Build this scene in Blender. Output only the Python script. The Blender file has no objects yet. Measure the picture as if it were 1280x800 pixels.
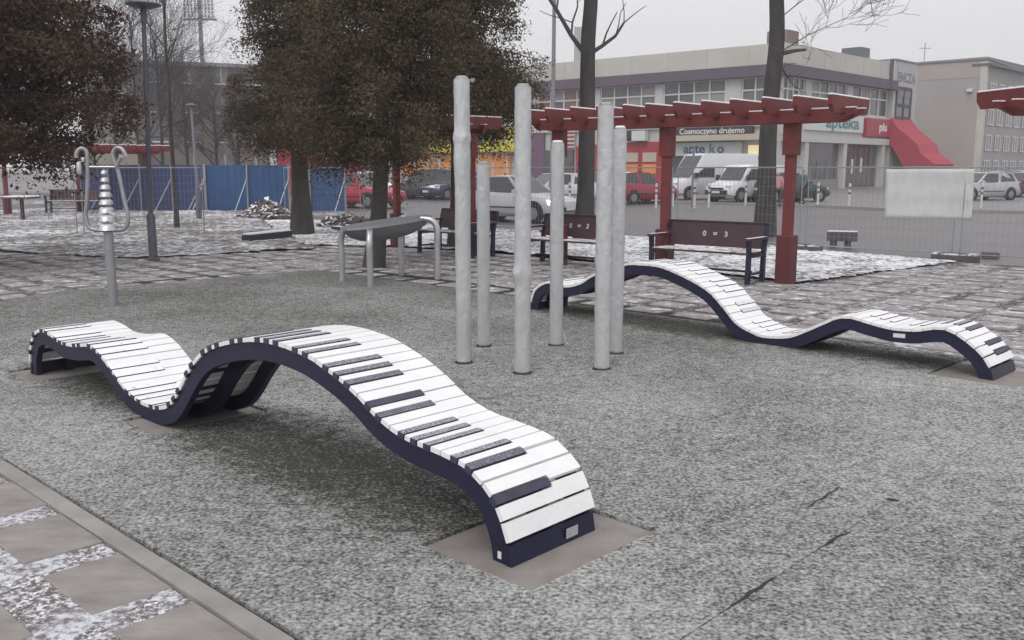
import bpy, bmesh, math, random
import numpy as np
from mathutils import Vector, Matrix
random.seed(7); rng = np.random.default_rng(7)
scene = bpy.context.scene
COL = scene.collection
R_ = math.radians

# ------------------------------------------------------------------ camera
F_PX, CAM_H, HORIZON = 1150.0, 1.65, 210.0          # for a 1280 x 800 picture
PITCH = math.atan((400 - HORIZON) / F_PX)
cd = bpy.data.cameras.new('camera'); cam = bpy.data.objects.new('camera', cd); COL.objects.link(cam)
cd.sensor_width = 36.0; cd.lens = 36.0 * F_PX / 1280.0
cd.clip_start = 0.05; cd.clip_end = 3000
cam.location = (0, 0, CAM_H); cam.rotation_euler = (math.pi / 2 - PITCH, 0, 0)
scene.camera = cam
scene.render.resolution_x, scene.render.resolution_y = 1024, 640

# ------------------------------------------------------------------ overcast sky
w = bpy.data.worlds.new('World'); scene.world = w; w.use_nodes = True
nt = w.node_tree; nt.nodes.clear()
out = nt.nodes.new('ShaderNodeOutputWorld'); bg = nt.nodes.new('ShaderNodeBackground')
sky = nt.nodes.new('ShaderNodeTexSky'); sky.sky_type = 'NISHITA'; sky.sun_disc = False
SUN_EL, SUN_AZ = R_(52), R_(200)
sky.sun_elevation = SUN_EL; sky.sun_rotation = SUN_AZ; sky.dust_density = 4.0; sky.air_density = 1.0
hs = nt.nodes.new('ShaderNodeHueSaturation'); hs.inputs['Saturation'].default_value = 0.12
mx = nt.nodes.new('ShaderNodeMixRGB'); mx.inputs[0].default_value = 0.86; mx.inputs[2].default_value = (7.42, 7.36, 7.62, 1)
nt.links.new(sky.outputs[0], hs.inputs['Color']); nt.links.new(hs.outputs[0], mx.inputs[1])
nt.links.new(mx.outputs[0], bg.inputs['Color']); nt.links.new(bg.outputs[0], out.inputs['Surface'])
bg.inputs['Strength'].default_value = 0.10
sd = bpy.data.lights.new('sun', 'SUN'); so = bpy.data.objects.new('sun', sd); COL.objects.link(so)
sd.energy = 0.9; sd.angle = R_(35); sd.color = (1.0, 0.97, 0.94)
so.rotation_euler = (math.pi / 2 - SUN_EL, 0, math.pi - SUN_AZ)
vs = scene.view_settings
vs.view_transform = 'Standard'; vs.look = 'None'; vs.exposure = 0.50; vs.gamma = 1.0; vs.use_curve_mapping = False

# ------------------------------------------------------------------ picture -> place
cP, sP = math.cos(PITCH), math.sin(PITCH)
def ray(x, y):
    u = (x - 640) / F_PX; v = (400 - y) / F_PX
    return np.array([u, cP + v * sP, -sP + v * cP])
O3 = np.array([0, 0, CAM_H])
def g(x, y, z=0.0):
    r = ray(x, y); t = (z - CAM_H) / r[2]; return O3 + t * r
def atY(x, y, Y):
    r = ray(x, y); return O3 + (Y / r[1]) * r
def onplane(x, y, A, d):
    n = np.array([-d[1], d[0], 0]); r = ray(x, y); t = ((np.array(A) - O3) @ n) / (r @ n); return O3 + t * r
GA = R_(-43.5)
U = np.array([math.cos(GA), math.sin(GA), 0]); V = np.array([-U[1], U[0], 0])
def uv(u, v, z=0): p = U * u + V * v; return np.array([p[0], p[1], z])

# ------------------------------------------------------------------ materials
def s2l(c):
    return tuple(((v / 255) / 12.92 if v / 255 <= 0.04045 else (((v / 255) + 0.055) / 1.055) ** 2.4) for v in c)
MATS = {}
def mat(name, col, rough=0.7, metal=0.0, var=0.2, vscale=3.0, bump=0.0, bscale=40.0, snow=0.0, sscale=6.0, col2=None, alpha=1.0, up=True, emit=0, spec=0.5, coords='w', stretch=None, upr=(0.55,0.8)):
    """procedural paint: colour varied by two noises, optional relief, optional snow lying on faces that look up"""
    if name in MATS: return MATS[name]
    m = bpy.data.materials.new(name); m.use_nodes = True; n = m.node_tree; N = n.nodes; Lk = n.links
    b = N['Principled BSDF']; b.inputs['Roughness'].default_value = rough; b.inputs['Metallic'].default_value = metal
    b.inputs['Specular IOR Level'].default_value = spec
    if coords == 'w':
        geo0 = N.new('ShaderNodeNewGeometry'); src = geo0.outputs['Position']
    else:
        tc = N.new('ShaderNodeTexCoord'); src = tc.outputs['Object']
    if stretch:
        mp = N.new('ShaderNodeMapping'); mp.inputs['Scale'].default_value = stretch; Lk.new(src, mp.inputs['Vector']); src = mp.outputs[0]
    def noise(sc, det=4, ro=0.6):
        t = N.new('ShaderNodeTexNoise'); t.inputs['Scale'].default_value = sc; t.inputs['Detail'].default_value = det
        t.inputs['Roughness'].default_value = ro; Lk.new(src, t.inputs['Vector']); return t.outputs['Fac']
    def ramp(f, a, bb, ca=(0, 0, 0, 1), cb=(1, 1, 1, 1)):
        r = N.new('ShaderNodeValToRGB'); r.color_ramp.elements[0].position = a; r.color_ramp.elements[1].position = bb
        r.color_ramp.elements[0].color = ca; r.color_ramp.elements[1].color = cb; Lk.new(f, r.inputs['Fac']); return r.outputs['Color']
    def mix(f, a, bb):
        x = N.new('ShaderNodeMixRGB')
        if isinstance(f, float): x.inputs[0].default_value = f
        else: Lk.new(f, x.inputs[0])
        for i, q in ((1, a), (2, bb)):
            if isinstance(q, tuple): x.inputs[i].default_value = q
            else: Lk.new(q, x.inputs[i])
        return x.outputs[0]
    def math_(op, a, bb):
        x = N.new('ShaderNodeMath'); x.operation = op; x.use_clamp = True
        for i, q in ((0, a), (1, bb)):
            if isinstance(q, (int, float)): x.inputs[i].default_value = q
            else: Lk.new(q, x.inputs[i])
        return x.outputs[0]
    c = tuple(col) + (1,)
    lo = tuple(v * (1 - var) for v in col) + (1,); hi = tuple(min(1, v * (1 + var)) for v in col) + (1,)
    if col2: lo = tuple(col2) + (1,); hi = c
    colr = ramp(noise(vscale), 0.3, 0.7, lo, hi)
    fine = noise(vscale * 9, 3)
    colr = mix(math_('MULTIPLY', fine, 0.55), colr, tuple(v * 0.75 for v in (c[:3])) + (1,))
    rgh = rough
    if snow > 0:
        geo = N.new('ShaderNodeNewGeometry'); sx = N.new('ShaderNodeSeparateXYZ'); Lk.new(geo.outputs['Normal'], sx.inputs[0])
        upm = ramp(sx.outputs['Z'], upr[0], upr[1]) if up else None
        th = 1.0 - snow
        sm = ramp(noise(sscale, 6, 0.7), max(0.0, 0.25 + 0.5 * th - 0.07), min(1, 0.25 + 0.5 * th + 0.07))
        if up: sm = math_('MULTIPLY', sm, upm)
        colr = mix(sm, colr, (0.80, 0.81, 0.85, 1))
        mrg = N.new('ShaderNodeMath'); mrg.operation = 'MAXIMUM'; mrg.inputs[0].default_value = rough; Lk.new(sm, mrg.inputs[1]); Lk.new(mrg.outputs[0], b.inputs['Roughness'])
        if metal > 0:
            Lk.new(math_('SUBTRACT', metal, sm), b.inputs['Metallic'])
    Lk.new(colr, b.inputs['Base Color'])
    if bump > 0:
        bn = N.new('ShaderNodeBump'); bn.inputs['Strength'].default_value = bump; bn.inputs['Distance'].default_value = 0.02
        Lk.new(noise(bscale, 5), bn.inputs['Height']); Lk.new(bn.outputs[0], b.inputs['Normal'])
    if alpha < 1: b.inputs['Alpha'].default_value = alpha
    if emit:
        b.inputs['Emission Color'].default_value = c; b.inputs['Emission Strength'].default_value = emit
    MATS[name] = m; return m

def speckle_mat(name, base, base2, frost, lo, hi, scale, big=0.5, bumpd=0.012, clear=None, k_med=0.3, k_big=0.45):
    """granular ground with frost lying in its grain; clear = list of (a, b, radius): bands sheltered from the snowfall"""
    m = bpy.data.materials.new(name); m.use_nodes = True; N = m.node_tree.nodes; Lk = m.node_tree.links
    b = N['Principled BSDF']; b.inputs['Roughness'].default_value = 0.95; b.inputs['Specular IOR Level'].default_value = 0.2
    geo = N.new('ShaderNodeNewGeometry'); P = geo.outputs['Position']
    def noise(sc, det, ro=0.6):
        t = N.new('ShaderNodeTexNoise'); t.inputs['Scale'].default_value = sc; t.inputs['Detail'].default_value = det; t.inputs['Roughness'].default_value = ro
        Lk.new(P, t.inputs['Vector']); return t.outputs['Fac']
    def M2(op, a, bb, cl=False):
        x = N.new('ShaderNodeMath'); x.operation = op; x.use_clamp = cl
        for i, q in ((0, a), (1, bb)):
            if isinstance(q, (int, float)): x.inputs[i].default_value = q
            else: Lk.new(q, x.inputs[i])
        return x.outputs[0]
    fine = noise(scale, 6, 0.72)
    med = noise(scale * 0.22, 3)
    lg = noise(big, 4, 0.6)
    cover = M2('ADD', fine, M2('ADD', M2('MULTIPLY', M2('SUBTRACT', lg, 0.5), k_big), M2('MULTIPLY', M2('SUBTRACT', med, 0.5), k_med)))
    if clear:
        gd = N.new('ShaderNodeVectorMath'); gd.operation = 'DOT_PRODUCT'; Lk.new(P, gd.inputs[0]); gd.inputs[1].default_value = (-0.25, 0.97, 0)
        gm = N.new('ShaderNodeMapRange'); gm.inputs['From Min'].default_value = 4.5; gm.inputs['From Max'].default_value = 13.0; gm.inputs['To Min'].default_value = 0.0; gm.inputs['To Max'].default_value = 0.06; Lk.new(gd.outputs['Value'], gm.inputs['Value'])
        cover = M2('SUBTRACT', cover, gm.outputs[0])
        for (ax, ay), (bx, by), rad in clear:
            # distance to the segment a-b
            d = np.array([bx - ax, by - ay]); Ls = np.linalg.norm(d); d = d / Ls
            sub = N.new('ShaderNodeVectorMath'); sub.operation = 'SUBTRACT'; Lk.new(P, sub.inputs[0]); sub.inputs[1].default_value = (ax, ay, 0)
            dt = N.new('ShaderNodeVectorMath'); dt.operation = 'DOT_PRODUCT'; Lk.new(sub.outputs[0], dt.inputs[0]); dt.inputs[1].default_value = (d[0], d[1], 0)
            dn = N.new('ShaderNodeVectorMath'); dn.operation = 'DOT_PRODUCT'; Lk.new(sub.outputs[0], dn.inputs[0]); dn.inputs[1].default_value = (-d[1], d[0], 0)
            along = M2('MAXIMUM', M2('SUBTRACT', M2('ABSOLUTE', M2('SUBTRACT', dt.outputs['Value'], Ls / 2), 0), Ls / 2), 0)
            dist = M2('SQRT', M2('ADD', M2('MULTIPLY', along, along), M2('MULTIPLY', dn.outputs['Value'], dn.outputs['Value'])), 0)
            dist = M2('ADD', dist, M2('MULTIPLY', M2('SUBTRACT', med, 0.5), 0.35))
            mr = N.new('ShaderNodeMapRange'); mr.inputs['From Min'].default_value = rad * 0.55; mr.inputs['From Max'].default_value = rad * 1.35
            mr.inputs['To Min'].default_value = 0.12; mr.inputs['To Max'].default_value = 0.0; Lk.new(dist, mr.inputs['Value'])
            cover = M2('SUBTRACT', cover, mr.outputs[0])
    r = N.new('ShaderNodeValToRGB'); r.color_ramp.elements[0].position = lo; r.color_ramp.elements[1].position = hi; Lk.new(cover, r.inputs['Fac'])
    b1 = N.new('ShaderNodeMixRGB'); Lk.new(noise(1.3, 4), b1.inputs[0]); b1.inputs[1].default_value = base + (1,); b1.inputs[2].default_value = base2 + (1,)
    mxx = N.new('ShaderNodeMixRGB'); Lk.new(r.outputs[0], mxx.inputs[0]); Lk.new(b1.outputs[0], mxx.inputs[1]); mxx.inputs[2].default_value = frost + (1,)
    Lk.new(mxx.outputs[0], b.inputs['Base Color'])
    bn = N.new('ShaderNodeBump'); bn.inputs['Strength'].default_value = 0.9; bn.inputs['Distance'].default_value = bumpd
    Lk.new(fine, bn.inputs['Height']); Lk.new(bn.outputs[0], b.inputs['Normal'])
    MATS[name] = m; return m

# ------------------------------------------------------------------ mesh building
class MB:
    def __init__(s): s.v = []; s.f = []
    def add(s, vs, fs):
        o = len(s.v); s.v += [tuple(map(float, p)) for p in vs]; s.f += [tuple(i + o for i in q) for q in fs]; return s
    def box(s, x0, x1, y0, y1, z0, z1, M=None):
        vs = [(x0,y0,z0),(x1,y0,z0),(x1,y1,z0),(x0,y1,z0),(x0,y0,z1),(x1,y0,z1),(x1,y1,z1),(x0,y1,z1)]
        if M is not None: vs = [M @ Vector(p) for p in vs]
        return s.add(vs, [(0,3,2,1),(4,5,6,7),(0,1,5,4),(1,2,6,5),(2,3,7,6),(3,0,4,7)])
    def bevbox(s, x0, x1, y0, y1, z0, z1, b=0.01, M=None):
        """box whose upper rim is chamfered"""
        def ring(i, z): return [(x0+i,y0+i,z),(x1-i,y0+i,z),(x1-i,y1-i,z),(x0+i,y1-i,z)]
        vs = ring(0, z0) + ring(0, z1 - b) + ring(b, z1)
        if M is not None: vs = [M @ Vector(p) for p in vs]
        fs = [(3,2,1,0),(8,9,10,11)]
        for k in (0, 4):
            for i in range(4): fs.append((k+i, k+(i+1)%4, k+4+(i+1)%4, k+4+i))
        return s.add(vs, fs)
    def prism(s, poly, z0, z1):
        n = len(poly); z0s = z0 if hasattr(z0, '__len__') else [z0]*n; z1s = z1 if hasattr(z1, '__len__') else [z1]*n
        vs = [(p[0],p[1],a) for p,a in zip(poly,z0s)] + [(p[0],p[1],a) for p,a in zip(poly,z1s)]
        return s.add(vs, [tuple(range(n-1,-1,-1)), tuple(range(n,2*n))] + [(i,(i+1)%n,n+(i+1)%n,n+i) for i in range(n)])
    def extrude(s, poly, d):
        """poly: 3D points, d: 3D offset"""
        n = len(poly); d = np.array(d)
        vs = [tuple(p) for p in poly] + [tuple(np.array(p)+d) for p in poly]
        return s.add(vs, [tuple(range(n-1,-1,-1)), tuple(range(n,2*n))] + [(i,(i+1)%n,n+(i+1)%n,n+i) for i in range(n)])
    def tube(s, pts, rad, n=8, cap=True):
        pts = [np.array(p, float) for p in pts]; k = len(pts)
        rads = rad if hasattr(rad, '__len__') else [rad]*k
        vs = []; ref = None
        for i, p in enumerate(pts):
            t = pts[min(i+1,k-1)] - pts[max(i-1,0)]; t = t/(np.linalg.norm(t)+1e-9)
            if ref is None: ref = np.array([1.,0,0]) if abs(t[0]) < 0.8 else np.array([0,1.,0])
            a = ref - t*(ref@t); a /= (np.linalg.norm(a)+1e-9); ref = a; b = np.cross(t, a)
            for j in range(n):
                th = 2*math.pi*j/n; vs.append(p + rads[i]*(math.cos(th)*a + math.sin(th)*b))
        fs = [(i*n+j, i*n+(j+1)%n, (i+1)*n+(j+1)%n, (i+1)*n+j) for i in range(k-1) for j in range(n)]
        if cap: fs += [tuple(range(n-1,-1,-1)), tuple(range((k-1)*n, k*n))]
        return s.add(vs, fs)
    def lathe(s, prof, n=16, c=(0,0), M=None):
        vs = [(c[0]+r*math.cos(2*math.pi*j/n), c[1]+r*math.sin(2*math.pi*j/n), z) for r, z in prof for j in range(n)]
        if M is not None: vs = [M @ Vector(p) for p in vs]
        k = len(prof)
        fs = [(i*n+j, i*n+(j+1)%n, (i+1)*n+(j+1)%n, (i+1)*n+j) for i in range(k-1) for j in range(n)]
        fs += [tuple(range(n-1,-1,-1)), tuple(range((k-1)*n, k*n))]
        return s.add(vs, fs)
    def loft(s, secs, caps=True):
        n = len(secs[0]); vs = [p for q in secs for p in q]
        fs = [(i*n+j, i*n+(j+1)%n, (i+1)*n+(j+1)%n, (i+1)*n+j) for i in range(len(secs)-1) for j in range(n)]
        if caps: fs += [tuple(range(n-1,-1,-1)), tuple(range((len(secs)-1)*n, len(secs)*n))]
        return s.add(vs, fs)
    def mesh(s, name, m, smooth=False, off=(0,0,0)):
        me = bpy.data.meshes.new(name); o = off
        me.from_pydata([(a-o[0], b-o[1], c-o[2]) for a,b,c in s.v], [], s.f); me.update()
        if m: me.materials.append(m)
        if smooth:
            me.polygons.foreach_set('use_smooth', [True]*len(me.polygons))
            try: me.set_sharp_from_angle(angle=R_(40))
            except Exception: pass
        bm = bmesh.new(); bm.from_mesh(me); bmesh.ops.recalc_face_normals(bm, faces=bm.faces); bm.to_mesh(me); bm.free()
        return me
    def build(s, name, m, parent=None, smooth=False, off=(0,0,0)):
        return link(name, s.mesh(name, m, smooth, off), parent)
def link(name, me, parent=None):
    o = bpy.data.objects.new(name, me); COL.objects.link(o)
    if parent is not None: o.parent = parent
    return o
def tag(o, label=None, cat=None, group=None, kind=None):
    if label: o['label'] = label
    if cat: o['category'] = cat
    if group: o['group'] = group
    if kind: o['kind'] = kind
    return o
def thing(name, label, cat, loc=(0,0,0), rz=0.0, group=None):
    o = bpy.data.objects.new(name, None); COL.objects.link(o); o.empty_display_size = 0.1
    o.location = tuple(map(float, loc)); o.rotation_euler = (0,0,rz); return tag(o, label, cat, group)
def copy_tree(o, parent=None):
    c = o.copy(); COL.objects.link(c); c.parent = parent
    for ch in list(o.children): copy_tree(ch, c)
    return c
def text_mesh(body, size, m, name, extrude=0.01, bold=0.0):
    cu = bpy.data.curves.new(name, 'FONT'); cu.body = body; cu.size = size; cu.extrude = extrude; cu.align_x = 'CENTER'; cu.align_y = 'CENTER'; cu.offset = bold
    cu.resolution_u = 3
    ob = bpy.data.objects.new(name, cu); COL.objects.link(ob)
    dg = bpy.context.evaluated_depsgraph_get(); me = bpy.data.meshes.new_from_object(ob.evaluated_get(dg)); me.name = name
    bpy.data.objects.remove(ob); bpy.data.curves.remove(cu)
    me.materials.clear(); me.materials.append(m); return me
def place_text(body, size, m, name, parent, P, right, parent_loc, sx=1.0, extrude=0.012, bold=0.0):
    """text standing upright at world point P, reading along 'right'"""
    me = text_mesh(body, size, m, name, extrude, bold); r = Vector(right).normalized(); z = Vector((0,0,1)); n = r.cross(z)
    o = link(name, me, parent)
    M = Matrix((r*sx, z, n)).transposed().to_4x4(); M.translation = Vector(P) - Vector(parent_loc); o.matrix_local = M
    return o
def lerp(a, b, t): return np.array(a, float)*(1-t) + np.array(b, float)*t
def catmull(pts, per=12):
    pts = [np.array(p, float) for p in pts]; P = [2*pts[0]-pts[1]] + pts + [2*pts[-1]-pts[-2]]; o = []
    for i in range(1, len(P)-2):
        for k in range(per):
            t = k/per; a,b,c,d = P[i-1],P[i],P[i+1],P[i+2]
            o.append(0.5*((2*b)+(-a+c)*t+(2*a-5*b+4*c-d)*t*t+(-a+3*b-3*c+d)*t**3))
    o.append(pts[-1]); return o
def clip(poly, n, d, keep_in=True):
    """keep the part of a 2D polygon where n.p <= d (or >= d)"""
    o = []; k = len(poly); sg = 1 if keep_in else -1
    for i in range(k):
        a, b = poly[i], poly[(i+1)%k]; fa = sg*(n[0]*a[0]+n[1]*a[1]-d); fb = sg*(n[0]*b[0]+n[1]*b[1]-d)
        if fa <= 0: o.append(a)
        if (fa < 0 < fb) or (fb < 0 < fa):
            t = fa/(fa-fb); o.append((a[0]+(b[0]-a[0])*t, a[1]+(b[1]-a[1])*t))
    return o
def halfplanes(poly):
    c = np.mean(np.array(poly), axis=0); hp = []
    for i in range(len(poly)):
        a, b = np.array(poly[i]), np.array(poly[(i+1)%len(poly)]); n = np.array([b[1]-a[1], a[0]-b[0]]); n = n/(np.linalg.norm(n)+1e-12); d = n@a
        if n@c > d: n, d = -n, -d
        hp.append((n, d))
    return hp
def area(p):
    return 0.5*abs(sum(p[i][0]*p[(i+1)%len(p)][1]-p[(i+1)%len(p)][0]*p[i][1] for i in range(len(p)))) if len(p) > 2 else 0
def clip_convex(poly, hp):
    for n, d in hp:
        poly = clip(poly, n, d)
        if len(poly) < 3: return []
    return poly
def subtract_convex(pieces, hp):
    res = []
    for p in pieces:
        rest = p
        for n, d in hp:
            o = clip(rest, n, d, False)
            if len(o) > 2 and area(o) > 1e-5: res.append(o)
            rest = clip(rest, n, d)
            if len(rest) < 3: break
    return res

# ================================================================== materials used
m_ground = speckle_mat('dirty_ground', (0.10,0.092,0.088), (0.16,0.15,0.145), (0.66,0.67,0.72), 0.50, 0.66, 5.0, 0.22, 0.03)
m_bankmat = speckle_mat('thin_snow_on_earth', (0.13,0.118,0.112), (0.20,0.185,0.178), (0.74,0.75,0.79), 0.46, 0.64, 6.0, 0.35, 0.03)
m_snowverge = speckle_mat('snowy_earth', (0.11,0.10,0.095), (0.15,0.14,0.135), (0.84,0.85,0.89), 0.39, 0.56, 9.0, 0.6, 0.03)
m_road = mat('wet_asphalt', (0.15,0.142,0.145), 0.42, var=0.14, vscale=0.5, bump=0.25, bscale=120, col2=(0.115,0.108,0.11), spec=0.4)
m_lot = mat('light_asphalt', (0.21,0.20,0.205), 0.5, var=0.12, vscale=0.4, bump=0.2, bscale=90)
m_concrete = mat('kerb_concrete', (0.30,0.285,0.27), 0.85, var=0.22, vscale=4, bump=0.3, bscale=160)
m_slab = mat('paving_slab', (0.37,0.345,0.325), 0.75, var=0.18, vscale=3.5, bump=0.45, bscale=110, col2=(0.185,0.165,0.155), stretch=(1,2.2,1))
m_slab_far = mat('paving_slab_frosted', (0.36,0.335,0.33), 0.8, var=0.2, vscale=1.2, bump=0.3, bscale=60, col2=(0.24,0.222,0.218), snow=0.33, sscale=5.0)
m_strip = speckle_mat('cobble_strip', (0.085,0.065,0.07), (0.13,0.115,0.12), (0.70,0.71,0.77), 0.40, 0.57, 20.0, 0.9, 0.03, None, .55, .35)
m_strip_far = speckle_mat('cobble_strip_far', (0.085,0.068,0.070), (0.14,0.122,0.124), (0.62,0.62,0.66), 0.46, 0.66, 14.0, 0.35, 0.03, None, .45, .55)
m_plate = mat('footing_concrete', (0.30,0.28,0.265), 0.8, var=0.2, vscale=5, bump=0.5, bscale=70, col2=(0.20,0.165,0.15))
m_navy = mat('navy_paint', (0.018,0.018,0.047), 0.42, spec=.35, var=0.25, vscale=5, bump=0.08, bscale=60)
m_white_key = mat('white_slat_paint', (0.90,0.90,0.90), 0.5, var=0.04, vscale=5, bump=0.2, bscale=25, col2=(0.80,0.80,0.805))
m_black_key = mat('navy_slat_paint', (0.045,0.046,0.080), 0.5, var=0.3, vscale=9, snow=0.42, sscale=190, upr=(0.86,0.999))
m_black_key2 = mat('snowy_navy_slat_paint', (0.040,0.041,0.075), 0.5, var=0.25, vscale=6, snow=0.80, sscale=14, upr=(0.70,0.86))
m_black_key3 = mat('snowed_navy_slat_paint', (0.040,0.041,0.075), 0.5, var=0.25, vscale=6, snow=0.93, sscale=9, upr=(0.5,0.78))
m_sticker = mat('grey_sticker', (0.42,0.43,0.45), 0.4, var=0.1, vscale=30)
m_sticker_w = mat('white_sticker', (0.75,0.75,0.76), 0.4, var=0.05, vscale=30)
m_steel = mat('brushed_steel', (0.52,0.53,0.54), 0.38, 0.85, var=0.12, vscale=6, bump=0.05, bscale=90)
m_steel_snow = mat('steel_with_snow', (0.52,0.53,0.54), 0.36, 0.8, var=0.12, vscale=6, snow=0.7, sscale=14)
m_wrap = mat('plastic_wrap', (0.56,0.57,0.58), 0.18, 0.25, var=0.10, vscale=5, bump=0.8, bscale=22, stretch=(1,1,.35))
m_galv = mat('galvanised_pipe', (0.36,0.37,0.39), 0.45, 0.6, var=0.12, vscale=8)
m_red = mat('red_brown_stain', (0.20,0.034,0.034), 0.6, var=0.25, vscale=4, bump=0.15, bscale=60, col2=(0.12,0.026,0.030))
m_redd = mat('dark_red_stain', (0.13,0.026,0.030), 0.6, var=0.25, vscale=4, col2=(0.085,0.02,0.025))
m_bench = mat('mahogany_plank', (0.055,0.026,0.032), 0.55, var=0.25, vscale=5, bump=0.1, bscale=50)
m_bench_seat = mat('mahogany_seat_with_snow', (0.075,0.030,0.036), 0.55, var=0.25, vscale=5, snow=0.62, sscale=7)
m_snow = mat('snow', (0.84,0.85,0.88), 0.9, var=0.04, vscale=8, bump=0.5, bscale=30)
m_bark = mat('grey_bark', (0.062,0.056,0.058), 0.95, var=0.35, vscale=7, bump=0.9, bscale=18, stretch=(1,1,0.25))
m_bark_con = mat('brown_bark', (0.060,0.055,0.048), 0.95, var=0.35, vscale=7, bump=0.9, bscale=18, stretch=(1,1,0.25))
m_twig = mat('winter_twig', (0.075,0.068,0.072), 0.95, var=0.2, vscale=5)
m_fol_l = mat('conifer_foliage_rusty', (0.120,0.076,0.054), 0.9, var=0.3, vscale=4.5, col2=(0.045,0.031,0.026), spec=0.15)
m_fol_c = mat('conifer_foliage', (0.135,0.102,0.064), 0.9, var=0.3, vscale=4.5, col2=(0.048,0.037,0.028), spec=0.15)
m_lamp = mat('lamp_post_paint', (0.11,0.12,0.15), 0.5, var=0.15, vscale=5)
m_polegrey = mat('grey_pole', (0.22,0.21,0.235), 0.5, var=0.1, vscale=3)
m_blue = mat('blue_sheet', (0.030,0.095,0.23), 0.5, var=0.15, vscale=0.8, col2=(0.022,0.062,0.17))
m_blue2 = mat('faded_blue_sheet', (0.038,0.055,0.15), 0.55, var=0.15, vscale=0.8)
m_tyre = mat('tyre', (0.02,0.02,0.022), 0.85, var=0.1)
m_rim = mat('rim', (0.30,0.30,0.31), 0.4, 0.6, var=0.1)
m_glass = mat('car_glass', (0.055,0.06,0.068), 0.12, var=0.1, vscale=1, spec=0.6)
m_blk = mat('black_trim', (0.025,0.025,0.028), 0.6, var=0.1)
m_head = mat('headlamp', (0.62,0.63,0.62), 0.2, var=0.1)
m_tail = mat('tail_lamp', (0.30,0.02,0.03), 0.25, var=0.1)
m_platew = mat('number_plate', (0.7,0.7,0.68), 0.4, var=0.03)

# ================================================================== the ground
def sheet(name, poly, z, m, thick=0.0):
    b = MB()
    if thick: b.prism(poly, z-thick, z)
    else: b.add([(p[0],p[1],z) for p in poly], [tuple(range(len(poly)))])
    o = b.build(name, m); return tag(o, kind='structure')
sheet('ground', [(-700,-60),(700,-60),(700,900),(-700,900)], -0.06, m_ground)
road_edge = [(30,4.5),(9.0,15.6),(7.6,17.0),(5.6,20.2),(2.8,22.8),(-1.0,26.0),(-4.5,29.5),(-9,45)]
far_edge = [(-9,54),(5,46.5),(13.2,40.2),(15.5,36.0),(60,20),(60,-4)]
sheet('road', road_edge + far_edge, -0.045, m_road)
sheet('parking_lot', [(-9.2,54.2),(5,46.6),(13.2,40.3),(15.6,36.1),(60,20.2),(130,40),(60,150),(-60,150),(-60,75)], -0.035, m_lot)
def ribbon(name, line, wd, z0, z1, m, piece, nm):
    """kerb of separate stones along a line"""
    root = tag(link(name, MB().box(line[0][0]-.05,line[0][0]+.05,line[0][1]-.05,line[0][1]+.05,z0-0.03,z0-0.01).mesh(name, m)), kind='structure')
    for a, b in zip(line[:-1], line[1:]):
        a = np.array(a, float); b = np.array(b, float); L = np.linalg.norm(b-a); d = (b-a)/L; n = max(1, int(round(L/piece)))
        for i in range(n):
            p = a + d*(L*i/n + 0.006); q = a + d*(L*(i+1)/n - 0.006); nn = np.array([-d[1], d[0]])*wd
            MB().prism([p, q, q+nn, p+nn], z0, z1 + random.uniform(-.003,.003)).build(nm, m, root)
    return root
ribbon('far_kerb', [(-8.9,54.05),(5,46.52),(13.2,40.22),(15.5,36.02),(40,27.0)], 0.14, -0.06, 0.07, m_concrete, 2.0, 'kerb_stone')
# paved plaza under the slabs
plaza = [(-26,-6),(16,-6),(16,11.2),(9.0,15.5),(7.9,16.5),(4.15,13.35),(2.9,14.9),(1.2,16.6),(-0.5,18.3),(-2.6,19.6),(-4.6,20.0),(-7.2,18.2),(-12.5,20.6),(-26,22.5)]
sheet('plaza_bed', plaza, -0.012, m_strip_far, 0.03)
sheet('paving_strip', [tuple(uv(a, b)[:2]) for a, b in ((-9,-2.5),(2,-2.5),(2,1.57),(-9,1.57))], -0.008, mat('dark_setts', (0.15,0.125,0.125), 0.8, var=.45, vscale=14, bump=.9, bscale=30, snow=.42, sscale=45))
# snowy verges with a lumpy surface
def lumpy(name, poly, z, m, step, amp, seed):
    hp_in = poly; xs = [p[0] for p in poly]; ys = [p[1] for p in poly]; rr = np.random.default_rng(seed)
    def inside(x, y):
        c = False; j = len(poly)-1
        for i in range(len(poly)):
            a, b = poly[i], poly[j]
            if (a[1] > y) != (b[1] > y) and x < (b[0]-a[0])*(y-a[1])/(b[1]-a[1])+a[0]: c = not c
            j = i
        return c
    nx = int((max(xs)-min(xs))/step)+2; ny = int((max(ys)-min(ys))/step)+2; b = MB(); idx = {}
    def hgt(x, y): return amp*(0.5+0.5*math.sin(x*2.1+seed)*math.cos(y*1.7))+amp*0.9*rr.random()
    for i in range(nx):
        for j in range(ny):
            x = min(xs)+i*step; y = min(ys)+j*step
            if inside(x+step/2, y+step/2):
                q = []
                for di, dj in ((0,0),(1,0),(1,1),(0,1)):
                    k = (i+di, j+dj)
                    if k not in idx:
                        idx[k] = len(b.v); X, Y = min(xs)+k[0]*step, min(ys)+k[1]*step
                        b.v.append((X+rr.uniform(-.3,.3)*step, Y+rr.uniform(-.3,.3)*step, z+hgt(X, Y)))
                    q.append(idx[k])
                b.f.append(tuple(q))
    o = b.build(name, m, smooth=True); return tag(o, kind='structure')
lumpy('snowy_verge', [(4.15,13.22),(8.0,16.42),(7.4,17.0),(5.4,20.2),(2.7,22.6),(-1.1,25.8),(-4.6,29.2),(-8,29.5),(-4.6,20.1),(-2.6,19.7),(-0.4,18.4),(1.3,16.7),(3.0,15.0)], -0.010, m_snowverge, 0.11, 0.028, 3)
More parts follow.
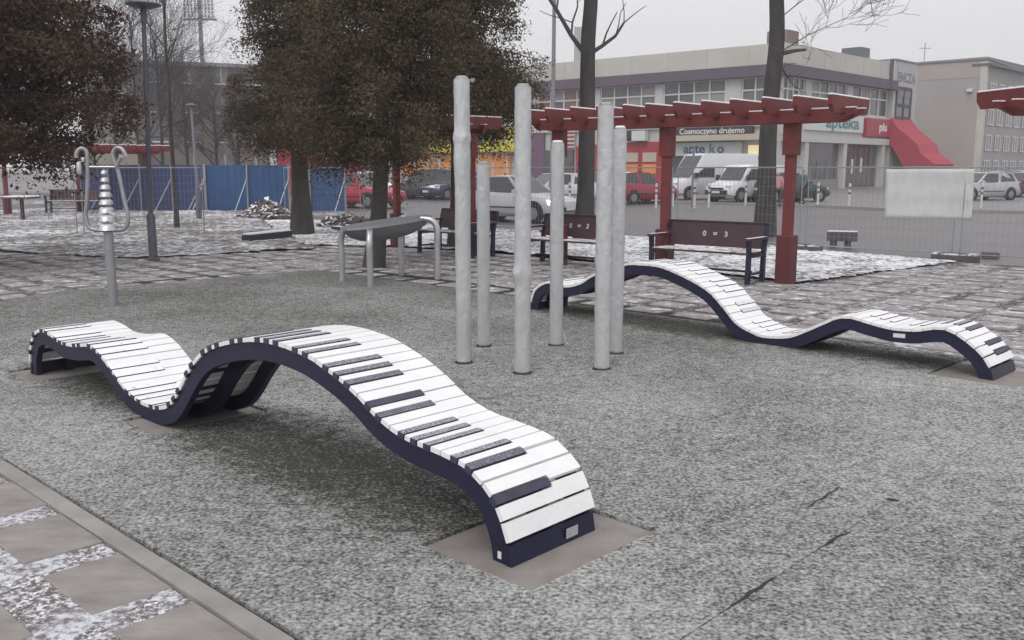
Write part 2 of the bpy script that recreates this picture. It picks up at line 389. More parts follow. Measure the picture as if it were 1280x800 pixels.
lumpy('snowy_bank', [(-24,21.0),(-12.5,19.3),(-7.0,16.9),(-4.0,18.9),(-8.1,29.4),(-9,36),(-26,36)], -0.012, m_bankmat, 0.16, 0.04, 5)
# slabs: 0.49 x 0.33 m with cobbled strips between
pad_poly = [tuple(uv(-6.4,1.67)[:2]), tuple(uv(1.5,1.67)[:2]), tuple(uv(1.9,8.45)[:2]), tuple(uv(-2.1,8.5)[:2]), tuple(uv(-9.3,9.33)[:2]), tuple(uv(-11.9,9.45)[:2]),
            (-2.87,14.97),(-3.83,14.62),(-4.83,14.18),(-5.53,13.45),(-6.04,12.3),(-6.61,11.76),(-7.2,10.4),(-7.4,9.3)]
pad_hp = halfplanes(pad_poly)
def in_pad(p, mrg=0.0): return all(n@np.array(p[:2]) <= d + mrg for n, d in pad_hp)
def in_poly(x, y, poly):
    c = False; j = len(poly)-1
    for i in range(len(poly)):
        a, b = poly[i], poly[j]
        if (a[1] > y) != (b[1] > y) and x < (b[0]-a[0])*(y-a[1])/(b[1]-a[1])+a[0]: c = not c
        j = i
    return c
paving = tag(link('paving', MB().box(-7.95,-7.9,3.0,3.05,-0.02,-0.008).mesh('paving', m_strip)), kind='structure')
cells = []
for i in range(-30, 22):
    for j in range(-6, 40):
        u0 = -3.84 + 0.66*i; v0 = 1.245 + 0.53*j
        c = uv(u0+.245, v0+.165)
        if j >= 1: v0 += 0.07
        if j <= 0 and v0 + .33 > 1.58: continue
        if not in_poly(c[0], c[1], plaza) or c[1] < -1: continue
        if in_pad(c, -0.35): continue
        if any(not in_poly(*uv(u0+a, v0+bb)[:2], plaza) for a in (0,.49) for bb in (0,.33)): continue
        ca = c - O3; dep = ca[1]*cP - ca[2]*sP
        if dep < 0.5: continue
        px = 640 + F_PX*ca[0]/dep; py = 400 - F_PX*(ca[1]*sP + ca[2]*cP)/dep
        vis = -60 < px < 1340 and py < 860
        if not vis and dep > 14: continue
        cells.append((vis, dep, u0, v0, j))
near = sorted([c for c in cells if c[0]], key=lambda c: c[1])
slab_mesh = []
for k in range(6):
    a = [random.uniform(-.006,.006) for _ in range(4)]
    for mm in (m_slab, m_slab_far):
        slab_mesh.append(MB().bevbox(0+a[0], .49+a[1], 0+a[2], .33+a[3], -0.035, 0.0, 0.006).mesh('slab', mm))
rest = MB()
for n, (vis, dep, u0, v0, j) in enumerate(near + [c for c in cells if not c[0]]):
    p = uv(u0, v0)
    if n < 300 and vis:
        o = link('slab', slab_mesh[2*random.randrange(6) + (0 if j <= 0 else 1)], paving)
        o.location = (p[0], p[1], random.uniform(0, .007)); o.rotation_euler = (random.uniform(-.008,.008), random.uniform(-.008,.008), GA + random.uniform(-.008,.008))
    else:
        M = Matrix.Translation(Vector(p) + Vector((0,0,random.uniform(0,.007)))) @ Matrix.Rotation(GA + random.uniform(-.01,.01), 4, 'Z')
        rest.bevbox(0, .49, 0, .33, -0.03, 0.0, 0.008, M)
if rest.v: tag(rest.build('far_slabs', m_slab_far, paving), kind='stuff')
# snow lying in the joints of the near paving: a real, uneven layer
from mathutils import noise as mn
st_ = 0.02; nu, nv = int(6.2/st_), int(2.6/st_); ux, vx = -6.6, -1.04; sb = MB()
for i in range(nu+1):
    for j in range(nv+1):
        u_, v_ = ux+i*st_, vx+j*st_; p = uv(u_, v_)
        q = mn.fractal(Vector((u_*3.1, v_*3.1, 1.7)), 0.9, 2.1, 5) + 0.75*mn.noise(Vector((u_*15, v_*15, 4.0))) + 0.5*mn.noise(Vector((u_*37, v_*37, 8.0))) + 0.30
        h = max(0.0, min(1.0, q*2.2+.35)); sb.v.append((p[0], p[1], -0.022 + 0.019*h + 0.003*mn.noise(Vector((u_*40, v_*40, 0)))))
sb.f = [(i*(nv+1)+j, (i+1)*(nv+1)+j, (i+1)*(nv+1)+j+1, i*(nv+1)+j+1) for i in range(nu) for j in range(nv)]
tag(sb.build('joint_snow', speckle_mat('patchy_snow', (0.15,0.125,0.13), (0.24,0.22,0.23), (0.70,0.71,0.76), 0.42, 0.60, 30.0, 0.9, 0.02, None, .5, .3), paving, smooth=True), kind='stuff')
# kerb of the pad
kerb = tag(link('pad_kerb', MB().box(*(lambda q: (q[0]-.05,q[0]+.05,q[1]-.05,q[1]+.05))(uv(-3,1.62)),-0.05,-0.02).mesh('pad_kerb', m_concrete)), kind='structure')
for i in range(-8, 3):
    M = Matrix.Rotation(GA, 4, 'Z')
    MB().bevbox(i*1.0+0.003+.37, i*1.0+0.997+.37, 1.575, 1.662, -0.06, 0.014+random.uniform(-.003,.003), 0.006, M).build('kerb_stone', m_concrete, kerb)

# ------------------------------------------------------------------ piano benches: where they stand
NB_A, NB_B = g(40,467), g(639,709)
FB_A, FB_B = g(1240,475.5), g(664,388)
NB_W, FB_W = 0.55, 0.52
nbv = np.array([-(NB_B-NB_A)[1], (NB_B-NB_A)[0], 0]); nbv /= np.linalg.norm(nbv)
fbd = (FB_B-FB_A)/np.linalg.norm(FB_B-FB_A); fbv = np.array([fbd[1], -fbd[0], 0])   # away from the camera
# rubber mats, cut round the bench footings
holes = []
def rect_hole(c, hu, hv, ang):
    d = np.array([math.cos(ang), math.sin(ang)]); n = np.array([-d[1], d[0]]); c = np.array(c[:2])
    return [tuple(c+d*sx*hu+n*sy*hv) for sx, sy in ((-1,-1),(1,-1),(1,1),(-1,1))]
bang = math.atan2(*(NB_B-NB_A)[1::-1])
nd = (NB_B-NB_A)/np.linalg.norm(NB_B-NB_A)
holes.append(rect_hole(NB_B - nd*0.10 + nbv*0.30, 0.33, 0.43, bang))
holes.append(rect_hole(NB_A + nd*2.20 + nbv*0.26, 0.24, 0.40, bang))
holes.append(rect_hole(NB_A + nd*0.10 + nbv*0.27, 0.28, 0.40, bang))
holes.append(rect_hole(FB_A + fbd*0.10 + fbv*0.22, 0.34, 0.42, math.atan2(fbd[1], fbd[0])))
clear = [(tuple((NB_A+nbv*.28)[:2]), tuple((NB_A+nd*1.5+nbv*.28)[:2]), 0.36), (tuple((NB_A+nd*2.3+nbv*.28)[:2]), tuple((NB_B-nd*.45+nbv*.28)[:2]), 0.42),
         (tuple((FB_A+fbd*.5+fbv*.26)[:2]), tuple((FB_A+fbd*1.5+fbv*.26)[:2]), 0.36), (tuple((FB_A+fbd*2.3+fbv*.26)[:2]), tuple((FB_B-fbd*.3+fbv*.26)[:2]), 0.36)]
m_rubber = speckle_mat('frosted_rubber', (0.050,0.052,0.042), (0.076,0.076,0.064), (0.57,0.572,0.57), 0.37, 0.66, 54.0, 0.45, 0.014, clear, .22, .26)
pad = tag(link('rubber_surface', MB().prism(pad_poly, -0.03, -0.012+0.008).mesh('rubber_surface', mat('dark_joint', (0.03,0.03,0.027), 0.95))), kind='structure')
for i in range(-9, 5):
    for j in range(-1, 9):
        u0 = -1.64 + 1.46*i; v0 = 4.08 + 1.03*(j-3)
        cell = [tuple(uv(a, bb)[:2]) for a, bb in ((u0+.0025,v0+.0025),(u0+1.4575,v0+.0025),(u0+1.4575,v0+1.0275),(u0+.0025,v0+1.0275))]
        pc = clip_convex(cell, pad_hp)
        if area(pc) < 0.01: continue
        pcs = [pc]
        for h in holes: pcs = subtract_convex(pcs, halfplanes(h))
        b = MB(); tz = random.uniform(0.013, 0.0165)
        for q in pcs: b.prism(q, -0.008, tz)
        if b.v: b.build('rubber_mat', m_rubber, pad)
for h in holes:
    c = np.mean(np.array(h), axis=0); q = [tuple(c+(np.array(p)-c)*0.985) for p in h]
    MB().prism(q, -0.02, -0.0005).build('footing_plate', m_plate, pad)
# a few torn edges lying open in the rubber
for k, (q0, q1, wd) in enumerate([((908,768),(968,726),.011),((1022,690),(1062,668),.008),((1006,640),(1050,612),.006),((1108,627),(1124,630),.018),((935,693),(990,699),.004)]):
    a, b_ = g(*q0), g(*q1); d = (b_-a)/np.linalg.norm(b_-a); n = np.array([-d[1], d[0], 0])
    pts = [lerp(a, b_, t) + n*random.uniform(-.007,.007) for t in np.linspace(0,1,7)]
    ws = [wd*math.sin(math.pi*(0.08+0.84*t))*random.uniform(.6,1.2) for t in np.linspace(0,1,7)]
    bb = MB(); vs = [tuple(p+n*w_+np.array([0,0,.018])) for p, w_ in zip(pts, ws)] + [tuple(p-n*w_+np.array([0,0,.0185])) for p, w_ in zip(pts, ws)]
    bb.add(vs, [(i,i+1,i+8,i+7) for i in range(6)]); bb.build('torn_gap', MATS['dark_joint'], pad)

# ================================================================== piano benches
PROF_N = [(0.0,0.0),(0.012,0.10),(0.045,0.20),(0.12,0.305),(0.22,0.36),(0.33,0.380),(0.50,0.364),(0.70,0.332),(0.94,0.344),(1.17,0.376),(1.30,0.360),(1.44,0.308),(1.60,0.222),(1.75,0.150),(1.93,0.104),(2.10,0.094),(2.26,0.110),(2.40,0.160),(2.51,0.250),(2.62,0.365),(2.74,0.475),(2.86,0.555),(3.04,0.625),(3.27,0.682),(3.48,0.712),(3.67,0.716),(3.82,0.705),(3.96,0.684),(4.10,0.646),(4.23,0.603),(4.36,0.546),(4.45,0.496),(4.54,0.456),(4.65,0.424),(4.77,0.405),(4.89,0.396),(4.99,0.386),(5.09,0.368),(5.18,0.322),(5.25,0.268),(5.295,0.20),(5.335,0.110),(5.355,0.0)]
PROF_F = [(0.0,0.0),(0.022,0.075),(0.095,0.18),(0.21,0.27),(0.33,0.335),(0.44,0.348),(0.63,0.308),(0.83,0.300),(1.02,0.326),(1.17,0.350),(1.30,0.334),(1.42,0.272),(1.58,0.185),(1.76,0.104),(2.00,0.075),(2.14,0.098),(2.32,0.172),(2.46,0.30),(2.60,0.42),(2.74,0.495),(2.98,0.58),(3.23,0.642),(3.48,0.647),(3.70,0.622),(4.10,0.484),(4.30,0.375),(4.52,0.320),(4.79,0.340),(4.97,0.256),(5.045,0.125),(5.06,0.0)]
def piano_bench(prof, W, label, loc, rz, mblack, snow_seed, sw_s=0.0, mlow=None):
    t = thing('wavy_piano_bench', label, 'bench', loc, rz)
    c = np.array(catmull(prof, 10)); 
    seg = np.linalg.norm(np.diff(c, axis=0), axis=1); S = np.concatenate([[0], np.cumsum(seg)]); L = S[-1]
    def at(s):
        s = min(max(s, 0), L); i = min(int(np.searchsorted(S, s, 'right'))-1, len(c)-2); f = (s-S[i])/(S[i+1]-S[i]+1e-9)
        p = c[i]*(1-f)+c[i+1]*f
        a = max(0, s-.02); b = min(L, s+.02)
        pa = c[0] if a <= 0 else None
        def pos(q):
            k = min(int(np.searchsorted(S, q, 'right'))-1, len(c)-2); ff = (q-S[k])/(S[k+1]-S[k]+1e-9); return c[k]*(1-ff)+c[k+1]*ff
        d = pos(b)-pos(a); d /= np.linalg.norm(d)+1e-9
        return p, d, np.array([-d[1], d[0]])
    # ribs: near, middle, far
    n = int(L/0.03); RD = 0.098
    for y0, y1 in ((0.0,0.045),(W/2-.03,W/2+.02),(W-.045,W)):
        b = MB(); secs = []
        for k in range(n+1):
            p, d, nn = at(L*k/n); q = p - nn*RD
            q = np.array([q[0], max(q[1], 0.0)]) if k not in (0, n) else np.array([p[0]+(RD if k == 0 else -RD), 0.0])
            secs.append([(p[0],y0,p[1]),(p[0],y1,p[1]),(q[0],y1,q[1]),(q[0],y0,q[1])])
        b.loft(secs); b.build('rib', m_navy, t, smooth=True)
    # end boards
    for e in (0, 1):
        p0, d0, n0 = at(0.0 if e == 0 else L); p1, d1, n1 = at(0.092 if e == 0 else L-0.092)
        sg = -1 if e == 0 else 1
        poly = [(p0[0]+sg*.014, -.006, p0[1]+.001),(p0[0]-sg*.02,-.006,p0[1]+.001),(p1[0]-sg*.02,-.006,p1[1]),(p1[0]+sg*.014,-.006,p1[1])]
        MB().extrude(poly, (0, W+.012, 0)).build('end_board', m_navy, t)
    # keys
    P = 0.0885; nk = int((L-0.20)/P); start = L-0.098; P = (L-0.196)/nk
    pat = []; groups = [1,2,3]; seq = []; k = 0; gl = [0,1,2,3]+[2,3]*20
    blk = set(); idx = 0
    for gi, gn in enumerate(gl):
        nw = gn+1
        for q in range(gn): blk.add(idx+q)       # black between white idx+q and idx+q+1
        idx += nw
    BW = 0.27*P; BL = 0.60*W; TH = 0.024; ov = 0.010
    rr = random.Random(snow_seed)
    for k in range(nk):
        s1 = start - k*P; s0 = s1 - P; p, d, nn = at((s0+s1)/2); gp = 0.0035
        h = P/2 - gp; lo = (k-1) in blk; hi = k in blk          # 'lo' towards the start end (+s)
        ylo = -ov; yhi = W+ov
        a = h if not lo else h-BW+gp; b_ = -h if not hi else -(h-BW+gp)
        poly = [(b_,ylo),(a,ylo)]
        if lo: poly += [(a,BL+.006),(h,BL+.006)]
        poly += [(h,yhi),(-h,yhi)]
        if hi: poly += [(-h,BL+.006),(b_,BL+.006)]
        lift = 0.002 + rr.uniform(0,.0015)
        def pt(x, y, z): q = p + d*x + nn*z; return (q[0], y, q[1])
        vs = [pt(x,y,lift) for x,y in poly]; top = [pt(x*0.975,y,lift+TH) for x,y in poly]; m_ = len(poly)
        bb = MB(); bb.add(vs+top, [tuple(range(m_-1,-1,-1)), tuple(range(m_,2*m_))]+[(i,(i+1)%m_,m_+(i+1)%m_,m_+i) for i in range(m_)])
        bb.build('white_key', m_white_key, t)
        if hi and k < nk-1:
            p, d, nn = at(s0); q = BW-.004
            def pt(x, y, z): w_ = p + d*x + nn*z; return (w_[0], y, w_[1])
            ring = [(-q,-ov-.007),(q,-ov-.007),(q,BL),(-q,BL)]
            bb = MB(); vs = [pt(x,y,.002) for x,y in ring]+[pt(x*.94,y,TH+.008) for x,y in ring]
            bb.add(vs, [(3,2,1,0),(4,5,6,7)]+[(i,(i+1)%4,4+(i+1)%4,4+i) for i in range(4)]); bb.build('black_key', mblack if p[0] > sw_s else mlow, t)
    return t, at, L
nb, at_n, L_n = piano_bench(PROF_N, NB_W, 'wavy piano-keyboard bench with clean navy keys, its end on a reddish footing beside the kerb', NB_A, bang, m_black_key, 1, 2.3, m_black_key2)
p, d, nn = at_n(L_n-0.045)
MB().box(5.372,5.374,0.345,0.425,0.022,0.068).build('sticker', m_sticker, nb)
MB().box(5.285,5.305,-0.0025,0.0,0.018,0.05).build('label_sticker', m_sticker_w, nb)
fb_rz = math.atan2(fbd[1], fbd[0])
fb, at_f, L_f = piano_bench(PROF_F, FB_W, 'wavy piano-keyboard bench half snowed over, standing in front of the dark red park benches', FB_A + fbv*FB_W, fb_rz, m_black_key3, 2, .62, m_black_key)
p, d, nn = at_f(1.05)
MB().extrude([(0.70,FB_W+.003,.245),(0.80,FB_W+.003,.242),(0.80,FB_W+.003,.275),(0.70,FB_W+.003,.280)], (0,-.004,0)).build('sticker', m_sticker_w, fb)

# ================================================================== wrapped steel poles
POLES = [(580,455,100,0.063,'tallest plastic-wrapped steel pole with a torn flap at its top'),
         (605,434,206,0.058,'shortest plastic-wrapped steel pole, with bare smooth sides'),
         (653,468,110,0.063,'tall plastic-wrapped steel pole with a heavily crinkled film, standing before the group'),
         (695,433,180,0.060,'medium wrapped steel pole with snow on its top and a film tail below'),
         (752,463,133,0.063,'wrapped steel pole with smooth film, paired closely with a slightly shorter one behind it'),
         (770,443,162,0.056,'slightly shorter wrapped steel pole close behind the smooth-film pole')]
for k, (px, yb, yt, r, lab) in enumerate(POLES):
    b0 = g(px, yb); h = atY(px, yt, b0[1])[2]
    t = thing('steel_pole', lab, 'pole', (b0[0], b0[1], 0.012), 0, 'wrapped steel poles on the rubber surface')
    MB().lathe([(r*.93,0),(r*.93,h-.012),(r*.93,h)], 20).build('tube', m_steel, t, smooth=True)
    MB().lathe([(r*.80,h+.001),(r*.80,h+.012),(r*.6,h+.02)], 16).build('snow_cap' if k in (3,5) else 'cap', m_snow if k in (3,5) else m_steel, t, smooth=True)
    rr = np.random.default_rng(40+k); amp = 0.0016 if k in (0,2) else 0.0010
    n = 26; prof = []; zs = np.linspace(0.02, h-0.008, 70); ph = rr.uniform(0,6,8)
    vs = []
    for z in zs:
        for j in range(n):
            th = 2*math.pi*j/n
            dr = amp*(0.6*math.sin(3*th+ph[0]+7*z)+0.5*math.sin(5*th-11*z+ph[1])+0.5*math.sin(2*th+23*z+ph[2])+0.35*rr.standard_normal())
            bulge = 0
            if k == 0: bulge = 0.010*math.exp(-((z-h*.80)/.035)**2)*(1+.5*math.sin(4*th)) + 0.005*math.exp(-((z-h*.72)/.12)**2)
            if k == 2: bulge = 0.010*math.exp(-((z-h*.36)/.05)**2)*(1+math.sin(2*th+1))
            if k == 4: bulge = 0.010*math.exp(-((z-h*.42)/.02)**2)*(1+math.sin(th))
            rad = r + 0.002 + max(-0.0015, dr) + bulge
            vs.append((rad*math.cos(th), rad*math.sin(th), z))
    b = MB(); b.add(vs, [(i*n+j, i*n+(j+1)%n, (i+1)*n+(j+1)%n, (i+1)*n+j) for i in range(len(zs)-1) for j in range(n)])
    b.build('plastic_film', m_wrap, t, smooth=True)
    if k == 0: MB().add([(r*.7,-.01,h-.01),(r+.045,-.012,h+.004),(r+.04,0,h-.028),(r*.9,.01,h-.03),(r+.02,.02,h-.012)], [(0,1,2,3),(1,4,3,2)]).build('film_flap', m_wrap, t)
    if k == 3:
        MB().tube([(r,.0,.14),(r+.02,-.01,.07),(r+.04,-.02,.02),(r+.06,-.05,.008)], [.004,.007,.006,.012], 6).build('film_tail', m_wrap, t)
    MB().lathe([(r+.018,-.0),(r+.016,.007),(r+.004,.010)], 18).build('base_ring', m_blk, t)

# ================================================================== bell stand
bl = g(142,383); bt = thing('bell_stand', 'steel stand of stacked bells in a looped tube frame on one post', 'bell stand', (bl[0], bl[1], 0.013))
sc = bl[1]/F_PX; 
def bz(y): return atY(142, y, bl[1])[2]
MB().tube([(0,0,0),(0,0,bz(292))], .054, 14).build('post', m_galv, bt, smooth=True)
zb = bz(292)+.03; zt = bz(187)
lp = [(-.30,-.03,zt-.11),(-.295,-.03,zt-.06),(-.27,-.02,zt-.015),(-.235,-.01,zt),(-.20,0,zt-.02),(-.185,0,zt-.07),(-.195,0,zt-.3),(-.225,0,zt-.6),(-.25,0,zb+.2),(-.245,0,zb+.08),(-.21,0,zb+.02),(-.14,0,zb),(0,0,zb),(.14,0,zb),(.20,0,zb+.02),(.24,0,zb+.08),(.245,0,zb+.2),(.215,0,zt-.6),(.175,0,zt-.3),(.125,0,zt-.12),(.12,0,zt-.06),(.145,0,zt-.01),(.19,-.01,zt+.01),(.235,-.02,zt-.005),(.27,-.03,zt-.05),(.29,-.03,zt-.10)]
MB().tube(catmull(lp, 4), .024, 10).build('loop_frame', m_galv, bt, smooth=True)
MB().tube([(-.19,0,bz(210)),(.16,0,bz(210))], .011, 8).build('crossbar', m_steel_snow, bt, smooth=True)
MB().tube([(0,0,zb),(0,0,bz(212))], .012, 8).build('spindle', m_galv, bt)
nbell = 8
for k in range(nbell):
    f = k/(nbell-1); z = lerp([bz(289)], [bz(219)], f**0.92)[0]; r = 0.125*(1-f)+0.045*f; hh = 0.085*(1-f)+.042*f
    MB().lathe([(r,z),(r*.97,z+.008),(r*.90,z+hh*.45),(r*.70,z+hh*.8),(r*.35,z+hh),(.012,z+hh*1.02)], 18).build('bell', m_steel_snow, bt, smooth=True)
MB().tube([(.16,-.02,bz(212)),(.20,-.04,bz(203)),(.235,-.05,bz(197))], [.014,.022,.026], 8).build('mallet', m_steel, bt, smooth=True)
MB().lathe([(.03,bz(219)),(.034,bz(217)),(.03,bz(206)),(.02,bz(204))], 12, (-.275,-.03)).build('mallet', m_steel, bt, smooth=True)
MB().tube([(-.275,-.03,bz(204)),(-.22,-.01,bz(203))], .008, 6).build('mallet_chain', m_galv, bt)

# ================================================================== steel drum table
A_, B_, C_, D_ = g(428,353), g(463,360), g(502,345), g(547,350)
dc = (A_+B_+C_+D_)/4; dt_ = thing('drum_table', 'long steel trough drum with snow on its rim, on four bent tube legs', 'drum', (dc[0], dc[1], 0.0))
ax = ((C_+D_)-(A_+B_))/2; hl = np.linalg.norm(ax)/2; ax = ax/np.linalg.norm(ax); sdv = np.array([-ax[1], ax[0], 0])
zl, zr = 0.80, 0.93
secs = []
NS = 13
for i in range(NS):
    f = -1 + 2*i/(NS-1); w_ = 0.30*math.sqrt(max(0.04, 1-abs(f)**2.6)); dp = 0.25*math.sqrt(max(0.02, 1-abs(f)**2.2)); z = zl+(zr-zl)*(f+1)/2
    c0 = ax*f*(hl+.17)
    ring = []
    for a in np.linspace(0, math.pi, 9): ring.append(tuple(c0 + sdv*w_*math.cos(a) + np.array([0,0,z-dp*math.sin(a)])))
    secs.append(ring)
b = MB(); b.loft(secs, caps=True); b.build('trough', mat('dull_steel', (0.22,0.225,0.235), 0.5, 0.5, var=.15, vscale=6), dt_, smooth=True)
top = MB(); secs2 = []
for i in range(NS):
    f = -1 + 2*i/(NS-1); w_ = 0.30*math.sqrt(max(0.04, 1-abs(f)**2.6))+.02; z = zl+(zr-zl)*(f+1)/2; c0 = ax*f*(hl+.19)
    secs2.append([tuple(c0+sdv*w_+np.array([0,0,z-.012])), tuple(c0-sdv*w_+np.array([0,0,z-.012])), tuple(c0-sdv*w_+np.array([0,0,z+.018])), tuple(c0+np.array([0,0,z+.03])), tuple(c0+sdv*w_+np.array([0,0,z+.018]))])
top.loft(secs2); top.build('rim', m_galv, dt_)
for q, z, e in ((A_,zl,-1),(B_,zl,-1),(C_,zr,1),(D_,zr,1)):
    q = q-dc; sgn = 1 if (q@sdv) > 0 else -1
    tip = ax*e*(hl-.12) + sdv*sgn*.20 + np.array([0,0,z-.02])
    k1 = q + np.array([0,0,z-.16]); k2 = lerp(k1, tip, .35) + np.array([0,0,.07])
    MB().tube(catmull([q+np.array([0,0,.012]), q+np.array([0,0,z*.5]), k1, k2, tip], 5), .047, 12).build('leg', m_steel, dt_, smooth=True)

# ================================================================== pergolas
def pergola(label, posts, over0, over1, hb=2.27, plinth=0.70, beam_h=0.17, step=0.46, half=0.66):
    posts = [np.array([p[0], p[1], 0.0]) for p in posts]; P0 = posts[0]; loc = tuple(P0)
    t = thing('pergola', label, 'pergola', P0)
    d0 = posts[1]-posts[0]; d0 /= np.linalg.norm(d0); d1 = posts[-1]-posts[-2]; d1 /= np.linalg.norm(d1)
    line = [posts[0]-d0*over0] + posts + [posts[-1]+d1*over1]
    for k, p in enumerate(posts):
        d = posts[min(k+1,len(posts)-1)]-posts[max(k-1,0)]; M = Matrix.Translation(Vector(p-P0)) @ Matrix.Rotation(math.atan2(d[1],d[0]), 4, 'Z')
        po = MB().bevbox(-.062,.062,-.062,.062, plinth, hb-.42, .006, M).build('post', m_red, t)
        MB().bevbox(-.112,.112,-.112,.112, -0.02, plinth, .012, M).build('plinth', m_redd, po)
        MB().bevbox(-.095,.095,-.095,.095, hb-.44, hb+.02, .006, M).build('capital', m_red, po)
    def off(k, q):
        d = line[min(k+1,len(line)-1)]-line[max(k-1,0)]; n = np.array([-d[1], d[0], 0]); return line[k]+n/np.linalg.norm(n)*q-P0
    for q0 in (-.20, .13):
        for k in range(len(line)-1):
            a0, a1, b0, b1 = off(k,q0), off(k,q0+.07), off(k+1,q0), off(k+1,q0+.07); zt = hb+beam_h; e = .0
            lo0 = zt-.05 if k == 0 else hb; lo1 = zt-.05 if k == len(line)-2 else hb
            secs = []
            for f, z in ((0,lo0),(.30 if k == 0 else .5,hb),(.70 if k == len(line)-2 else .5,hb),(1,lo1)):
                pa, pb = lerp(a0,b0,f), lerp(a1,b1,f); secs.append([(pa[0],pa[1],z),(pb[0],pb[1],z),(pb[0],pb[1],zt),(pa[0],pa[1],zt)])
            bm_ = MB().loft(secs).build('beam', m_red, t)
            sn = [[(x,y,z+zz) for (x,y,z),zz in zip((sc[3],sc[2],sc[2],sc[3]),(.001,.001,.016,.016))] for sc in secs]; MB().loft(sn).build('snow', m_snow, bm_)
    seg = [np.linalg.norm(b-a) for a, b in zip(line[:-1], line[1:])]; tot = sum(seg); n = int((tot-.3)/step)
    for k in range(n+1):
        sdist = .16+(tot-.32)*k/n; q = 0
        while sdist > seg[q] and q < len(seg)-1: sdist -= seg[q]; q += 1
        d = (line[q+1]-line[q])/seg[q]; c = line[q]+d*sdist-P0; z0 = hb+.10; z1 = hb+.32
        M = Matrix.Translation(Vector(c)) @ Matrix.Rotation(math.atan2(d[1],d[0])+random.uniform(-.02,.02), 4, 'Z')
        poly = [(-.03,-half,z1),(-.03,-half+.01,z0+.10),(-.03,-half+.09,z0),(-.03,half-.09,z0),(-.03,half-.01,z0+.10),(-.03,half,z1)]
        ra = MB().extrude([M @ Vector(p) for p in poly], M.to_3x3() @ Vector((.06,0,0))).build('rafter', m_red, t)
        MB().bevbox(-.028,.028,-half+.01,half-.01,z1-.001,z1+.02,.010,M).build('snow', m_snow, ra)
    return t
pergola('dark red timber pergola with snow on its rafters, running behind the park benches', [(3.95,13.22),(2.42,14.58),(.80,15.75)], 0.95, 0.45)
pergola('dark red timber pergola mostly hidden in the conifer branches behind the trough drum', [(-.77,17.5),(-2.45,19.7)], 0.25, 0.4)
pergola('dark red timber pergola with its end beside the pale blank-walled building', [(7.05,11.85),(9.2,12.3),(11.3,12.75)], 1.0, 0.8, 2.30)
lpp = g(183,262)
pergola('red timber pergola near the blue sheet fence, under the rusty conifer', [lpp, lpp+np.array([-1.7,-2.0,0]), lpp+np.array([-3.4,-4.0,0])], 0.8, 0.8, 2.2, .70, .30, .5, 1.2)

# ================================================================== park benches
def park_bench(label, Rb, Lb, group):
    """Rb, Lb: ground points of the front right and front left legs as seen from the plaza"""
    Rb = np.array(Rb[:2]); Lb = np.array(Lb[:2]); d = Lb-Rb; L = np.linalg.norm(d); a = math.atan2(d[1], d[0])
    t = thing('park_bench', label, 'bench', (Rb[0], Rb[1], 0.005), a, group)      # local x: right leg -> left leg, y: towards the viewer
    y_b = -0.50
    for x in (0.0, L):
        MB().extrude([(x-.03,0.02,0),(x-.03,-.05,0),(x-.03,-.06,.40),(x-.03,-.04,.62),(x-.03,.02,.62),(x-.03,0.0,.40)], (.06,0,0)).build('front_leg', m_navy, t)
        MB().extrude([(x-.03,-.46,0),(x-.03,-.54,0),(x-.03,-.55,.45),(x-.03,-.64,.84),(x-.03,-.59,.84),(x-.03,-.49,.45)], (.06,0,0)).build('back_leg', m_navy, t)
        MB().box(x-.04,x+.04,-.58,.05,.62,.655).build('armrest', m_bench_seat, t)
        MB().box(x-.025,x+.025,-.50,-.02,.37,.41).build('side_rail', m_navy, t)
        MB().box(x-.02,x+.02,-.48,-.03,.12,.15).build('stretcher', m_navy, t)
    for k in range(4):
        y0 = -.44+.115*k
        MB().bevbox(.0,L,y0,y0+.10,.415,.45,.006).build('seat_plank', m_bench_seat, t)
    bk = MB().extrude([(0.02,-.505,.47),(0.02,-.53,.47),(0.02,-.615,.83),(0.02,-.59,.83)], (L-.04,0,0)).build('backrest', m_bench, t)
    MB().box(0.0,L,-.625,-.575,.832,.852).build('back_cap', m_bench, t)
    MB().box(0.05,L-.05,-.27,-.23,.14,.17).build('stretcher', m_navy, t)
    # worn white signs on the backrest (read from the plaza)
    for body, xo in (('0', .20), ('=', 0.0), ('3', -.20)):
        me = text_mesh(body, .115, mat('worn_sign', (0.5,0.47,0.48), .6, var=.4, vscale=30), 'sign', .003, .004); o = link('sign', me, bk)
        r = Vector((-1,0,0)); n_ = Vector((0,.36,.085)).normalized(); up = n_.cross(r); M = Matrix((r, up, n_)).transposed().to_4x4()
        M.translation = Vector((L*.50+xo*.9, -.549+.012, .655)); o.matrix_local = M
    return t
G_B = 'park benches along the pergola'
park_bench('dark red park bench between the two tallest red posts, marked with white signs', (3.36,13.08), (2.13,14.10), G_B)
park_bench('dark red park bench right behind the wrapped steel poles', (1.40,15.0), (0.22,16.0), G_B)
park_bench('dark red park bench half hidden by the steel trough drum', (-.75,16.95), (-1.85,18.25), G_B)

